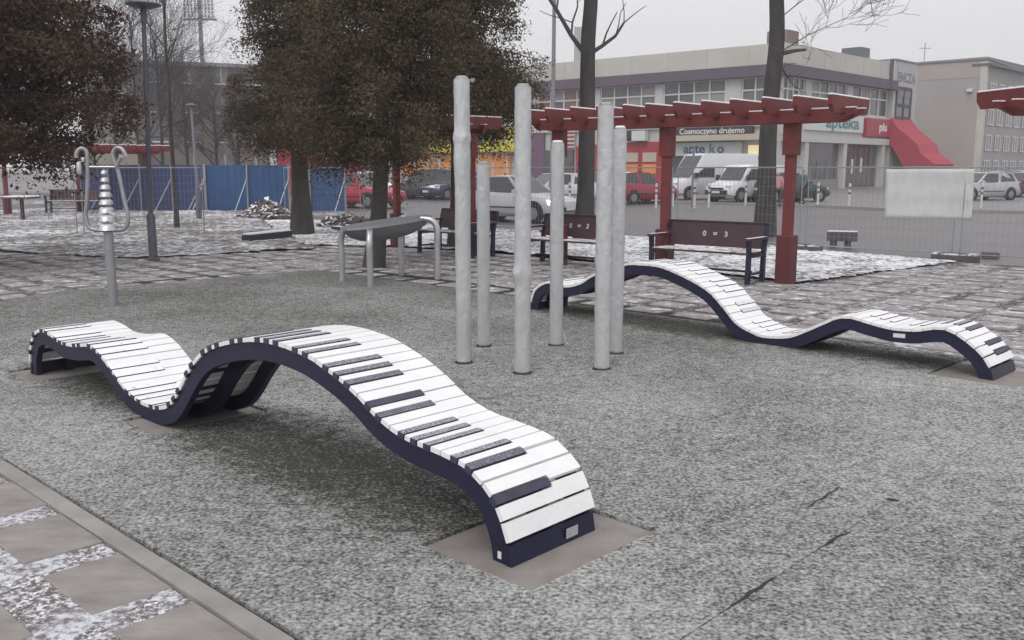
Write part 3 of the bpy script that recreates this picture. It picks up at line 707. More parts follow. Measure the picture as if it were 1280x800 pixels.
# ================================================================== trees
def trunk_line(base, top, n, wob, rr):
    pts = []
    for k in range(n+1):
        f = k/n; p = lerp(base, top, f); 
        if 0 < k: p = p + np.array([rr.uniform(-wob,wob), rr.uniform(-wob,wob), 0])
        pts.append(p)
    return pts
def grow(b, p, d, ln, r, depth, rr, spread=0.55, droop=0.0, minr=0.004, sides=5):
    """one branch and its children"""
    n = 4 if depth > 1 else 3; pts = [p]; rads = [r]; cur = np.array(p, float); dd = np.array(d, float)
    for k in range(n):
        dd = dd + rr.normal(0, .16, 3) + np.array([0,0,.06-droop]); dd /= np.linalg.norm(dd); cur = cur + dd*ln/n
        pts.append(cur.copy()); rads.append(max(minr, r*(1-.55*(k+1)/n)))
    b.tube(pts, rads, sides if r > .02 else 3, cap=False)
    if depth <= 0: return
    for k in range(1, n+1):
        for q in range(2 if k == n else (1 if rr.random() < .85 else 2)):
            s = rr.normal(0, 1, 3); s -= dd*(s@dd); s /= np.linalg.norm(s)+1e-9
            nd = dd*rr.uniform(.55,.95) + s*spread*rr.uniform(.7,1.4); nd /= np.linalg.norm(nd)
            grow(b, pts[k], nd, ln*rr.uniform(.5,.75), max(minr, rads[k]*rr.uniform(.5,.75)), depth-1, rr, spread, droop, minr, sides)
def leaf_mesh(name, centres, size, droop, rr, m, aspect=0.42):
    """many small hanging sprays, one quad each"""
    n = len(centres); th = rr.uniform(0, 2*np.pi, n); dz = -droop + rr.normal(0, .45, n)
    ax = np.stack([np.cos(th), np.sin(th), dz], 1); ax /= np.linalg.norm(ax, axis=1)[:,None]
    sd_ = rr.normal(0, 1, (n,3)); sd_ -= ax*np.sum(ax*sd_, 1)[:,None]; sd_ /= np.linalg.norm(sd_, axis=1)[:,None]
    L = size*rr.uniform(.6,1.5,n)[:,None]; W = L*aspect
    a = centres-ax*L*.5-sd_*W*.25; b = centres-sd_*W*.5+ax*L*.05; c = centres+ax*L*.5; d = centres+sd_*W*.5+ax*L*.05
    co = np.stack([a,b,c,d],1).reshape(-1,3)
    me = bpy.data.meshes.new(name); me.vertices.add(4*n); me.vertices.foreach_set('co', co.ravel())
    me.loops.add(4*n); me.loops.foreach_set('vertex_index', np.arange(4*n, dtype=np.int32)); me.polygons.add(n)
    me.polygons.foreach_set('loop_start', np.arange(0, 4*n, 4, dtype=np.int32)); me.polygons.foreach_set('loop_total', np.full(n, 4, dtype=np.int32))
    me.update(); me.validate(); me.materials.append(m); return me
def conifer(label, base, lean_top, z0, H, R0, trunk_r, m, nl, seed, skirt=0.0, leaf=.075, flat=1.0, dens=1.0):
    rr = np.random.default_rng(seed); base = np.array([base[0], base[1], 0.0])
    t = thing('conifer_tree', label, 'tree', base, 0, 'conifers round the plaza')
    top = np.array([lean_top[0], lean_top[1], H]); b = MB(); pts = trunk_line(np.zeros(3), top, 9, .04, rr); pts[0] = np.array([0,0,-.05])
    rads = [trunk_r*(1.35 if k == 0 else 1.0)*(1-.85*k/9) for k in range(10)]; b.tube(pts, rads, 12); tr = b.build('trunk', m_bark_con, t, smooth=True)
    bb = MB(); cl = []
    nb_ = int(150*H/7*dens)
    for k in range(nb_):
        f = rr.random()**1.15; z = z0 + (H-z0)*f
        ang = rr.uniform(0, 2*np.pi); rad = R0*(1-f)**.62*rr.uniform(.62,1.08)+.12
        if f < .08: rad *= .75
        ctr = lerp(np.zeros(3), top, z/H); ctr[2] = z
        tip = ctr + np.array([math.cos(ang)*rad, math.sin(ang)*rad*flat, rr.uniform(-.15,.35)-skirt*rad*.35])
        mid = lerp(ctr, tip, .55) + np.array([0,0,.10])
        bb.tube([ctr, mid, tip], [trunk_r*.16, trunk_r*.09, .006], 4, cap=False)
        for q in (1.0,.82,.62,.42,.25):
            if rr.random() < (.96 if q > .5 else .7): cl.append((lerp(ctr, tip, q)+np.array([0,0,.08*(1-q)]), rr.uniform(.15,.27)*(1.1 if q > .5 else .9)))
    bb.build('limbs', m_bark_con, t)
    per = max(8, nl//len(cl)); C = []
    for c, s in cl:
        k = int(per*rr.uniform(.5,1.5)); q = rr.normal(0, 1, (k,3)); q[:,:2] *= s*.55; q[:,2] = -np.abs(q[:,2])*s*1.15+s*.45
        C.append(c+q)
    C = np.concatenate(C)
    o = link('crown', leaf_mesh('crown', C, leaf, .7, rr, m), t); return t
conifer('rusty brown conifer with foliage reaching almost to the ground', (-9.5,15.2), (.1,.1), 1.95, 9.5, 3.2, .19, m_fol_l, 330000, 11, .22, .076, 1.0, 2.6)
conifer('brown-green conifer with the thick bare straight trunk', g(378,293), (.05,.1), 2.25, 9.5, 1.80, .245, m_fol_c, 150000, 12, .35, .064)
conifer('brown-green conifer leaning over the steel trough drum', g(467,334), (.65,.3), 1.88, 8.0, 1.68, .15, m_fol_c, 210000, 13, .25, .050, 1.0, 1.3)
conifer('brown-green conifer rising behind the tallest wrapped pole', (-1.22,19.5), (.15,.1), 2.42, 8.6, 1.9, .13, m_fol_c, 150000, 14, .35, .060)
def bare_tree(name, label, base, H, r, seed, limbs, cat='tree', lean=(0,0), crown_depth=3, group=None, cz=None, sides=5):
    rr = np.random.default_rng(seed); base = np.array([base[0], base[1], 0.0]); t = thing(name, label, cat, base, 0, group)
    b = MB(); n = 10; pts = trunk_line(np.zeros(3), np.array([lean[0],lean[1],H]), n, r*.22, rr); pts[0] = np.array([0,0,-.05])
    rads = [r*(1.3 if k == 0 else 1)*(1-.55*k/n) for k in range(n+1)]; b.tube(catmull(pts,3), np.interp(np.linspace(0,n,3*n+1), range(n+1), rads), 10)
    b.build('trunk', m_bark, t, smooth=True); c = MB()
    for (z, d, ln, rb, dep) in limbs:
        p = lerp(pts[0], pts[-1], z/H); grow(c, p, np.array(d)/np.linalg.norm(d), ln, rb, dep, rr, .5, 0.0, .005, sides)
    for k in range(7):
        a = rr.uniform(0,6.28); z = H*rr.uniform(.72,1.0); p = lerp(pts[0], pts[-1], z/H)
        grow(c, p, np.array([math.cos(a)*.7, math.sin(a)*.7, .8]), H*.28, r*.28, crown_depth, rr, .5, 0, .005, sides)
    c.build('crown', m_twig, t, smooth=True); return t
t3 = g(727,300); t3 = np.array([1.62,20.9,0])
bare_tree('bare_tree', 'bare tree with a pale-bottomed trunk and a long limb rising beside a grey pole', t3, 11, .205, 21,
          [(4.05,(-.60,.1,.75),2.6,.060,2),(4.15,(.85,.0,.22),1.05,.055,1),(5.6,(.45,.1,.9),1.2,.04,2),(5.5,(.5,-.2,.8),1.5,.035,2)], lean=(.15,.2))
bare_tree('bare_tree', 'bare tree with drooping twigs on one low broken limb, behind the post with a bench', (6.35,23.2,0), 12, .245, 22,
          [(4.4,(.9,0,.05),.75,.07,0),(4.35,(.75,.1,-.55),1.0,.028,1),(4.35,(.2,.1,-.8),.7,.03,1),(4.4,(.9,.1,.4),1.8,.018,3),(5.9,(.6,.1,.8),1.4,.05,2),(5.2,(.8,0,.5),2.2,.016,3)], lean=(.2,.1))
fp = [(148,46,8.0,'thin bare winter tree rising right beside the rusty conifer'),(176,58,10.5,'tall thin bare winter tree right behind the blue-grey park lamp'),(205,50,8.3,'thin bare winter tree between the two park lamps'),(236,62,6.8,'low twiggy bare tree below the stadium floodlight mast'),(272,56,5.4,'short bushy bare tree beside the thick conifer trunk'),(300,60,5.6,'short bare tree half hidden by the thick-trunked conifer'),(120,60,8,'thin bare tree behind the crown of the rusty conifer')]
for k, (px, Y, H, lab) in enumerate(fp):
    p = atY(px, 230, Y); rr_ = random.Random(k)
    limbs = [(H*rr_.uniform(.2,.7), (rr_.uniform(-1,1), rr_.uniform(-.5,.5), rr_.uniform(.5,1)), H*.34, .05, 3) for _ in range(9)]
    bare_tree('bare_tree', lab, (p[0], Y), H, .11, 30+k, limbs, crown_depth=3, group='bare trees before the apartment block', sides=4)
sp = g(221,285)
bare_tree('bare_tree', 'slim bare sapling with a brown stem before the blue sheet fence', sp, 6.5, .07, 50, [(4.5,(.4,0,.9),1.2,.02,2),(3.9,(-.5,0,.8),1.2,.02,2)], crown_depth=1)

# ================================================================== lamp posts and poles
lb = g(192,325); lt = thing('street_lamp', 'blue-grey park lamp post with a flat disc head', 'lamp', (lb[0], lb[1], 0)); hz = atY(182, 10, lb[1])[2]
MB().lathe([(.11,0),(.11,.03),(.075,.04),(.075,.80),(.052,.84)], 14).build('base', m_lamp, lt, smooth=True)
MB().tube([(0,0,.8),(.10,0,hz)], [.044,.036], 12).build('pole', m_lamp, lt, smooth=True)
MB().lathe([(.05,hz-.02),(.16,hz),(.30,hz+.05),(.30,hz+.065),(.16,hz+.10),(.03,hz+.11)], 24, (.10,0)).build('lamp_head', m_lamp, lt, smooth=True)
MB().lathe([(.055,hz-.25),(.055,hz-.04),(.04,hz-.02)], 12, (.10,0)).build('collar', m_lamp, lt, smooth=True)
lb = g(249,274); lt = thing('street_lamp', 'thin grey lamp post standing before the blue sheet fence', 'lamp', (lb[0], lb[1], 0))
MB().lathe([(.09,0),(.09,1.0),(.06,1.06)], 12).build('base', m_lamp, lt, smooth=True); MB().tube([(0,0,1.0),(-.06,0,3.6)], [.055,.04], 10).build('pole', m_polegrey, lt, smooth=True)
MB().lathe([(.05,3.55),(.16,3.62),(.16,3.64),(.05,3.70)], 16, (-.06,0)).build('lamp_head', m_lamp, lt)
pp = atY(690, 225, 33.0); st = thing('street_lamp', 'tall plain grey street lamp pole rising above the pergola roof', 'lamp', (pp[0], 33.0, 0))
MB().tube([(0,0,-.05),(0,0,1.2),(0,0,1.25),(.05,0,9.5)], [.11,.11,.085,.055], 12).build('pole', m_polegrey, st, smooth=True)
MB().tube([(.05,0,9.4),(.05,-.5,9.75),(.05,-1.3,9.85)], .035, 8).build('arm', m_polegrey, st, smooth=True); MB().bevbox(-.07,.17,-1.85,-1.25,9.82,9.92,.03).build('lamp_head', m_polegrey, st)
m_far = mat('far_steel', (0.045,0.045,0.075), 0.6, var=0.05)
def floodlight(label, px, D, wd, ztop, zbot):
    p = atY(px, 100, D); t = thing('floodlight_mast', label, 'floodlight', (p[0], D, 0), 0, 'stadium floodlight masts')
    MB().tube([(0,0,-.1),(0,0,ztop)], [.75,.5], 8).build('mast', m_far, t)
    fr = MB(); n = 9; rows = int((ztop-zbot)/(wd/n))
    for k in range(rows+1): fr.box(-wd/2, wd/2, -.6, -.45, zbot+k*(ztop-zbot)/rows-.06, zbot+k*(ztop-zbot)/rows+.06)
    fr.box(-wd/2-.3, wd/2+.3, -.9, .4, zbot-.5, zbot-.2); fr.build('frame', m_far, t)
    for i in range(n):
        for j in range(rows):
            x = -wd/2+(i+.5)*wd/n; z = zbot+(j+.5)*(ztop-zbot)/rows
            M = Matrix.Translation((x,-.7,z)) @ Matrix.Rotation(R_(68),4,'X')
            MB().lathe([(.12,.35),(.30,.1),(.34,0)], 8, M=M).build('floodlight_head', m_far, t)
floodlight('stadium floodlight mast with a grid of lamps above the old apartment block', 254, 255.0, 8.2, 54.0, 41.0)
floodlight('small distant stadium floodlight mast half hidden by a bare trunk', 728, 350.0, 6.5, 52.5, 40.0)

# ================================================================== blue sheet fence
def sheet_fence(label, A, B, h, m, group, npan, brace=True):
    A = np.array(A, float); B = np.array(B, float); d = B-A; L = np.linalg.norm(d); t = thing('sheet_fence', label, 'fence', (A[0],A[1],0), math.atan2(d[1],d[0]), group)
    for k in range(npan):
        x0 = L*k/npan+.02; x1 = L*(k+1)/npan-.02; pts = []; n = 12
        for i in range(n+1):
            x = x0+(x1-x0)*i/n; pts += [(x, 0.012 if i % 2 else -.012)]
        b = MB(); b.add([(x,y,-.03) for x,y in pts]+[(x,y,h) for x,y in pts]+[(x,y+.004,-.03) for x,y in pts]+[(x,y+.004,h) for x,y in pts],
              [(i,i+1,n+2+i,n+1+i) for i in range(n)]+[(2*(n+1)+i,3*(n+1)+i,3*(n+1)+i+1,2*(n+1)+i+1) for i in range(n)]+[(n+1+i,n+2+i,3*(n+1)+i+1,3*(n+1)+i) for i in range(n)]); b.build('panel', m, t)
    for k in range(npan+1):
        x = L*k/npan
        po = MB().box(x-.03,x+.03,-.09,-.03,-.03,h+.02).build('post', m_galv, t)
        if brace: MB().tube([(x,-.10,h*.70),(x-.25,-1.0,.0)], .022, 6).build('brace', m_galv, po)
    return t
bf = lambda px: atY(px, 240, 36.5)[:2]
GF = 'blue sheet fences round the works'
sheet_fence('bright blue corrugated sheet fence behind the rubble heap', bf(258), bf(362), 1.76, m_blue, GF, 2)
sheet_fence('bright blue corrugated sheet fence beside the red car', bf(388), bf(432), 1.76, m_blue, GF, 1)
sheet_fence('faded dull blue sheet fence behind the bell stand', (bf(84)[0], 37.5), (bf(256)[0], 36.6), 1.77, m_blue2, GF, 4)
# ================================================================== mesh fence panels
m_wire = mat('fence_wire', (0.32,0.31,0.33), 0.5, 0.4, var=0.1)
def mesh_panel(label, A, B, h, group, foot=True, dens=0.10):
    A = np.array(A, float); B = np.array(B, float); d = B-A; L = np.linalg.norm(d); t = thing('mesh_fence_panel', label, 'fence', (A[0],A[1],0), math.atan2(d[1],d[0]), group)
    b = MB(); b.tube([(0.04,0,0.0),(0.04,0,h),(L-.04,0,h),(L-.04,0,0.0)], .016, 6); b.tube([(0.04,0,.12),(L-.04,0,.12)], .012, 5); b.build('frame', m_galv, t)
    n = int(L/dens); wv = MB()
    for k in range(1, n): x = L*k/n; wv.box(x-.0018,x+.0018,-.0018,.0018,.12,h)
    for k in range(1, 8): z = .12+(h-.12)*k/8; wv.box(.04,L-.04,.002,.0045,z-.0018,z+.0018)
    wv.build('wire_mesh', m_wire, t)
    if foot:
        for x in (0.04, L-.04): MB().bevbox(x-.32,x+.32,-.11,.11,-.03,.13,.03).build('foot', mat('foot_block', (0.10,0.095,0.10), .8, snow=.5), t)
    return t
FL = [np.array(q, float) for q in ((-7.5,30.5),(-4.6,28.6),(-1.6,26.0),(1.1,23.4),(3.7,20.9),(5.9,18.6),(8.05,16.6),(10.6,14.5))]
GP = 'mesh fence panels along the road'
where = ['near the red car','behind the bench at the trough drum','behind the wrapped poles','before the parked red hatchback','before the white vans','behind the tallest red post','behind the hanging white sheet']
mp_ = []
for k in range(7): mp_.append(mesh_panel('wire mesh fence panel ' + where[k], FL[k], FL[k+1]-(FL[k+1]-FL[k])*.02, 1.66, GP))
for k, (a, b_) in enumerate((((-17.5,24.2),(-14.2,23.7)),((-14.1,23.7),(-10.9,23.2)),((-10.8,23.2),(-7.6,22.9)))):
    mesh_panel('wire mesh fence panel at the snowy bank ' + ('under the rusty conifer','behind the bell stand','behind the blue-grey lamp post')[k], a, b_, 1.66, 'mesh fence panels at the snowy bank', False)
# white sheet hung on the last panel
a = atY(1107, 212, 16.6); nrm = FL[7]-FL[6]; nrm /= np.linalg.norm(nrm)
pA = np.append(FL[6], 0)
def onf(x, y): return onplane(x, y, np.array([FL[6][0]-.05*nrm[1]*-1, FL[6][1]-.06, 0]), np.array([nrm[0], nrm[1], 0]))
c4 = [onf(1106,211.5), onf(1217,211), onf(1214,275), onf(1105,272)]
NX, NY = 28, 14; b = MB(); vs = []
out_n = np.array([nrm[1], -nrm[0], 0]);  out_n = out_n if out_n[1] < 0 else -out_n
for j in range(NY+1):
    for i in range(NX+1):
        p = lerp(lerp(c4[0],c4[1],i/NX), lerp(c4[3],c4[2],i/NX), j/NY); wv_ = .016*math.sin(i*1.05+.3*j)+.010*math.sin(i*2.3-.5*j)+.008*math.sin(j*1.1)
        vs.append(tuple(p + out_n*(wv_*.6-.06)))
b.add(vs, [(j*(NX+1)+i, j*(NX+1)+i+1, (j+1)*(NX+1)+i+1, (j+1)*(NX+1)+i) for j in range(NY) for i in range(NX)])
m_sheet = mat('white_tarp', (0.56,0.57,0.56), 0.6, var=0.08, vscale=4)
o = b.build('hanging_sheet', m_sheet, smooth=True); md = o.modifiers.new('thickness', 'SOLIDIFY'); md.thickness = .004
tag(o, 'pale white plastic sheet hung on the mesh fence', 'sheet')
# concrete blocks by the road
for k, (q, wd, lab) in enumerate(((g(1052,307),.62,'dark block barrier standing by the road edge behind the snow strip'),(g(1238,320),.30,'small dark block on the road edge by the paving'))):
    t = thing('block_barrier', lab, 'block', (q[0],q[1],-.02), R_(-20)); MB().bevbox(-wd/2,wd/2,-.12,.12,.0 if k else .12,.32 if k == 0 else .09,.02).build('body', mat('dark_block', (0.10,0.09,0.10), .8), t)
    if k == 0:
        for x in (-.17,.12): MB().box(x-.07,x+.07,-.10,.10,0,.12).build('foot', MATS['dark_block'], t)
        MB().box(-.30,.30,-.11,.11,.321,.335).build('snow', m_snow, t)

# ================================================================== rubble, planks
def heap(label, c, rx, ry, hh, n, seed, snow=0.75):
    rr = np.random.default_rng(seed); t = thing('rubble_heap', label, 'heap', (c[0],c[1],0)); b = MB(); mm = mat('rubble%g'%snow, (0.16,0.13,0.12), .9, snow=snow, sscale=5, var=.3)
    core = MB(); rings = []
    for k in range(5):
        f = k/4; rings.append([(rx*(1-f)*math.cos(a)*rr.uniform(.85,1), ry*(1-f)*math.sin(a)*rr.uniform(.85,1), hh*.85*f-.03) for a in np.linspace(0,2*math.pi,14,endpoint=False)])
    core.loft(rings); core.build('core', mm, t)
    for k in range(n):
        a = rr.uniform(0,6.28); f = math.sqrt(rr.random()); x, y = rx*f*math.cos(a), ry*f*math.sin(a); z = hh*(1-f)*.92+rr.uniform(-.02,.05); s = rr.uniform(.05,.13)
        M = Matrix.Translation((x,y,z)) @ Matrix.Rotation(rr.uniform(0,6.28),4,(rr.normal(),rr.normal(),rr.normal())); b.box(-s,s,-s*.6,s*.6,-s*.35,s*.35,M)
    o = b.build('rubble', mm, t); o['kind'] = 'stuff'; return t
q = g(333,272); heap('pointed heap of snow-dusted rubble before the bright blue fence', q, .90, .7, .62, 190, 61)
q = g(432,283); heap('low flat heap of snow-covered rubble beside the thick conifer trunk', q, .78, .6, .36, 110, 62, .9)
q0, q1 = g(308,303), g(360,297); d = q1-q0; L = np.linalg.norm(d); t = thing('timber_trough', 'dark timber beam topped with snow, lying near the thick conifer trunk', 'beam', q0, math.atan2(d[1],d[0]))
MB().bevbox(0,L,-.12,.12,-.02,.17,.02).build('beam', mat('wet_timber', (0.035,0.03,0.04), .7), t); MB().bevbox(.03,L-.02,-.115,.115,.17,.205,.02).build('snow', m_snow, t)
q0, q1 = g(418,287), g(475,293); t = thing('timber_beam', 'long thin dark plank under the low rubble heap', 'plank', q0, math.atan2((q1-q0)[1],(q1-q0)[0])); MB().bevbox(0,1.3,-.1,.1,-.02,.09,.01).build('plank', MATS['wet_timber'], t); MB().bevbox(.02,1.28,-.095,.095,.091,.11,.01).build('snow', m_snow, t)
# low table and bench under the conifer at the far pergola
q = g(29,275); t = thing('picnic_table', 'small dark table with snow on its top under the rusty conifer', 'table', (q[0],q[1],-.01))
MB().lathe([(.09,0),(.09,.05),(.06,.08),(.06,.70)], 10).build('pedestal', m_bench, t); MB().bevbox(-.42,.42,-.4,.4,.70,.75,.01).build('top', m_bench, t); MB().bevbox(-.41,.41,-.39,.39,.75,.785,.02).build('snow', m_snow, t)
q = g(110,268); park_bench('far dark red park bench under the red pergola by the blue fence', (q[0],q[1]+1), (q[0]-1.9,q[1]+.8), G_B)

# ================================================================== vehicles
def paint(name, c, snow): return mat('paint_'+name, c, 0.28, var=.06, vscale=1, snow=snow, sscale=2.2, spec=.6)
def wheels(t, xs, W, r):
    for x in xs:
        for s in (-1, 1):
            M = Matrix.Translation((x, s*(W/2-.09), r)) @ Matrix.Rotation(R_(90),4,'X')
            wh = MB().lathe([(r*.62,-.10),(r*.93,-.10),(r,-.07),(r,.07),(r*.93,.10),(r*.62,.10)], 18, M=M).build('tyre', m_tyre, t, smooth=True)
            MB().lathe([(r*.10,-.108),(r*.60,-.104),(r*.62,-.09),(r*.62,.09),(r*.60,.104),(r*.10,.108)], 12, M=M).build('rim', m_rim, wh)
            Ma = Matrix.Translation((x, s*(W/2-.005), r+.02)) @ Matrix.Rotation(R_(90),4,'X')
            MB().lathe([(r*1.18,-.012),(r*1.18,.012)], 18, M=Ma).build('wheel_arch', m_blk, t)
def body_loft(stations, W):
    secs = []
    for x, zb, zt, wf in stations:
        w = W/2*wf; h = zt-zb
        ring = [(x,-w*.86,zb),(x,-w*.98,zb+h*.14),(x,-w,zb+h*.42),(x,-w*.965,zb+h*.80),(x,-w*.88,zt-.012),(x,-w*.4,zt+.012),(x,w*.4,zt+.012),(x,w*.88,zt-.012),(x,w*.965,zb+h*.80),(x,w,zb+h*.42),(x,w*.98,zb+h*.14),(x,w*.86,zb)]
        secs.append(ring)
    return MB().loft(secs)
def glass_quad(t, a, b, c, d, name, inset=.09, off=.012, m=None):
    """pane set just proud of the face a-b-c-d"""
    P = [np.array(q, float) for q in (a,b,c,d)]; ce = sum(P)/4; n = np.cross(P[1]-P[0], P[2]-P[0]); n /= np.linalg.norm(n); n = n if n@(ce-np.array([0,0,.9])) > 0 else -n
    q = [lerp(p, ce, inset) for p in P]; return MB().extrude([tuple(x+n*.002) for x in q], n*off).build(name, m or m_glass, t)
def car(label, cat, pos, yaw, color, cname, L=4.2, W=1.74, H=1.46, hatch=True, snow=0.0, lights=False, group=None, name='parked_car'):
    t = thing(name, label, cat, (pos[0],pos[1],-.035), yaw, group); m = paint(cname, color, snow)
    hl = L/2; zr = .98 if hatch else .93
    st = [(-hl,.34,.72,.80),(-hl+.06,.26,zr-.04,.93),(-hl+.35,.20,zr+.01,.985),(-hl+.9,.19,zr,1),(0,.18,.93,1),(hl-1.35,.19,.91,1),(hl-.75,.20,.84,.985),(hl-.25,.22,.74,.93),(hl-.05,.30,.66,.84),(hl,.36,.56,.74)]
    body_loft(st, W).build('body', m, t, smooth=True)
    # cabin
    xf0, xf1 = hl-1.22, hl-1.95; xr0, xr1 = (-hl+.10, -hl+.42) if hatch else (-hl+.55, -hl+1.15)
    w0, w1 = W/2*.90, W/2*.70; zb_ = .90
    bot = [(xf0,-w0*.96,zb_),(xf0,w0*.96,zb_),(xr0,w0*.94,zb_),(xr0,-w0*.94,zb_)]; tp = [(xf1,-w1,H-.03),(xf1,w1,H-.03),(xr1,w1*.96,H-.05),(xr1,-w1*.96,H-.05)]
    midx = (xf1+xr1)/2
    cb = MB(); cb.add(bot+tp+[(midx,-w1,H),(midx,w1,H)], [(3,2,1,0),(0,1,5,4),(2,3,7,6),(0,4,8,7,3),(1,2,6,9,5),(4,5,9,8),(8,9,6,7)]); cb.build('cabin', m, t)
    glass_quad(t, bot[0], bot[1], tp[1], tp[0], 'windscreen', .07); glass_quad(t, bot[2], bot[3], tp[3], tp[2], 'rear_window', .14)
    for s in (0, 1):
        bf_, br_, tf_, tr_ = (bot[0],bot[3],tp[0],tp[3]) if s == 0 else (bot[1],bot[2],tp[1],tp[2])
        mb_, mt_ = lerp(bf_, br_, .52), lerp(tf_, tr_, .50)
        glass_quad(t, lerp(bf_,br_,.06), lerp(bf_,br_,.50), lerp(tf_,tr_,.47), tf_, 'side_window', .10); glass_quad(t, lerp(bf_,br_,.54), lerp(bf_,br_,.95), lerp(tf_,tr_,.96), lerp(tf_,tr_,.53), 'side_window', .10)
    for s in (-1, 1):
        hm = mat('lit_headlamp', (0.95,0.92,0.70), .2, emit=2.2) if lights else m_head
        MB().loft([[(hl-.28,s*W*.42,.58),(hl-.28,s*W*.465,.58),(hl-.34,s*W*.46,.72),(hl-.34,s*W*.40,.74)],[(hl-.02,s*W*.25,.55),(hl-.06,s*W*.40,.54),(hl-.12,s*W*.40,.68),(hl-.08,s*W*.26,.67)]]).build('headlight', hm, t)
        MB().box(-hl-.006,-hl+.16,s*W*.43-.12,s*W*.43+.05,.62,.88 if hatch else .80).build('tail_light', m_tail, t)
        MB().bevbox(xf0-.30,xf0-.14,s*W*.50-.02+s*.06-.07,s*W*.50-.02+s*.06+.07,.92,1.03,.03).build('mirror', m, t)
        MB().box(-.9,.9,s*(W/2+.002)-.008,s*(W/2+.002)+.008,.46,.50).build('side_trim', m_blk, t)
    MB().box(hl-.10,hl+.015,-.45,.45,.36,.50).build('grille', m_blk, t); MB().box(hl+.005,hl+.03,-.26,.26,.40,.51).build('number_plate', m_platew, t)
    MB().box(-hl-.02,-hl+.05,-W*.42,W*.42,.30,.42).build('rear_bumper', m_blk, t); MB().box(-hl-.025,-hl+.02,-.26,.26,.60,.71).build('number_plate', m_platew, t)
    wheels(t, (hl-.80,-hl+.75), W, .31); return t
def van(label, pos, yaw, L, W, H, hood, cname, color, snow=0, group=None):
    t = thing('delivery_van', label, 'van', (pos[0],pos[1],-.035), yaw, group); m = paint(cname, color, snow); hl = L/2; zh = 1.12 if H > 2.2 else 1.02
    xw0, xw1 = hl-hood, hl-hood-(H-zh)*.62
    st = [(-hl,.42,H-.10,.93),(-hl+.05,.35,H-.02,.985),(-hl+.5,.30,H,1),(xw1-.25,.28,H,1),(xw1,.28,H-.07,.99),(xw0,.26,zh+.04,.985),(hl-.35,.26,zh-.12,.95),(hl-.06,.32,zh-.30,.86),(hl,.40,zh-.45,.78)]
    body_loft(st, W).build('body', m, t, smooth=True); w = W/2*.82
    glass_quad(t, (xw0+.03,-w,zh+.06),(xw0+.03,w,zh+.06),(xw1,w*.95,H-.10),(xw1,-w*.95,H-.10), 'windscreen', .04, .02)
    for s in (-1, 1):
        y = s*W/2*.985; MB().extrude([(xw0-.12,y,zh+.10),(xw1-.02,y,zh+.62),(xw1-.62,y,zh+.62),(xw1-.62,y,zh+.06)], (0,s*.02,0)).build('side_window', m_glass, t)
        MB().box(hl-.34,hl-.08,s*W*.36-.12,s*W*.36+.12,zh-.42,zh-.20).build('headlight', m_head, t); MB().box(-hl-.01,-hl+.05,s*W*.44-.07,s*W*.44+.05,.8,1.3).build('tail_light', m_tail, t)
        MB().bevbox(xw0-.28,xw0-.10,s*(W/2+.10)-.06,s*(W/2+.10)+.06,zh+.05,zh+.32,.02).build('mirror', m_blk, t); MB().box(-hl+.9,xw1-.2,s*(W/2+.004)-.01,s*(W/2+.004)+.01,.62,.70).build('side_trim', m_blk, t)
    MB().box(hl-.16,hl+.02,-W*.40,W*.40,.36,.60).build('front_bumper', m_blk, t); MB().box(hl+.005,hl+.04,-.26,.26,.45,.56).build('number_plate', m_platew, t); MB().box(hl-.16,hl+.008,-W*.25,W*.25,.63,.72).build('grille', m_blk, t)
    wheels(t, (hl-.85,-hl+.95), W, .34); return t
GC = 'cars by the shops'
def cpos(px, yb): p = g(px, yb, -.035); return p
p = cpos(638,279); car('silver car driving by with a lit headlamp, seen between the wrapped poles', 'car', (p[0]+.2,p[1]+1.2), R_(-38), (0.50,0.51,0.55), 'silver', lights=True, snow=.25, group=GC, name='moving_car')
p = cpos(690,256); car('white car parked at the shops behind the wrapped pole with snow on its top', 'car', p, R_(-150), (0.62,0.63,0.66), 'white', snow=.6, group=GC)
p = cpos(450,259); car('bright red car parked beside the end of the bright blue fence', 'car', p, R_(-35), (0.40,0.022,0.04), 'red', snow=.25, group=GC)
p = cpos(462,246); car('white snowy car parked behind the bright red car', 'car', p, R_(-60), (0.55,0.55,0.58), 'white2', snow=.8, group=GC)
p = cpos(535,249); car('dark grey estate car parked under the yellow shop sign', 'car', p, R_(160), (0.035,0.038,0.05), 'anthracite', L=4.5, W=1.8, H=1.62, snow=.2, group=GC)
p = cpos(572,249); car('dark blue car with a snowy bonnet parked under the yellow shop sign', 'car', p, R_(-140), (0.02,0.035,0.09), 'blue', snow=.5, group=GC)
p = cpos(742,249); car('black car parked behind the bare tree trunk', 'car', p, R_(-120), (0.03,0.03,0.04), 'black', snow=.35, group=GC)
p = cpos(800,254); car('crimson hatchback with a snowy roof parked in front of the red shop', 'car', p, R_(35), (0.30,0.02,0.05), 'crimson', L=3.9, H=1.50, snow=.55, group=GC)
p = cpos(985,252); car('dark green car parked beside the walking people', 'car', p, R_(20), (0.03,0.042,0.045), 'dark_green', L=4.1, snow=.1, group=GC)
p = cpos(880,250); van('tall white delivery van with a high roof under the pharmacy sign', (p[0]+.4,p[1]+1.2), R_(205), 5.4, 2.0, 2.45, .95, 'van_white', (0.66,0.66,0.68), .3)
p = cpos(918,252); van('small white delivery van parked beside the tall white van', (p[0]+.6,p[1]+.3), R_(215), 4.3, 1.8, 1.85, 1.0, 'van_white_s', (0.66,0.66,0.69), .4)
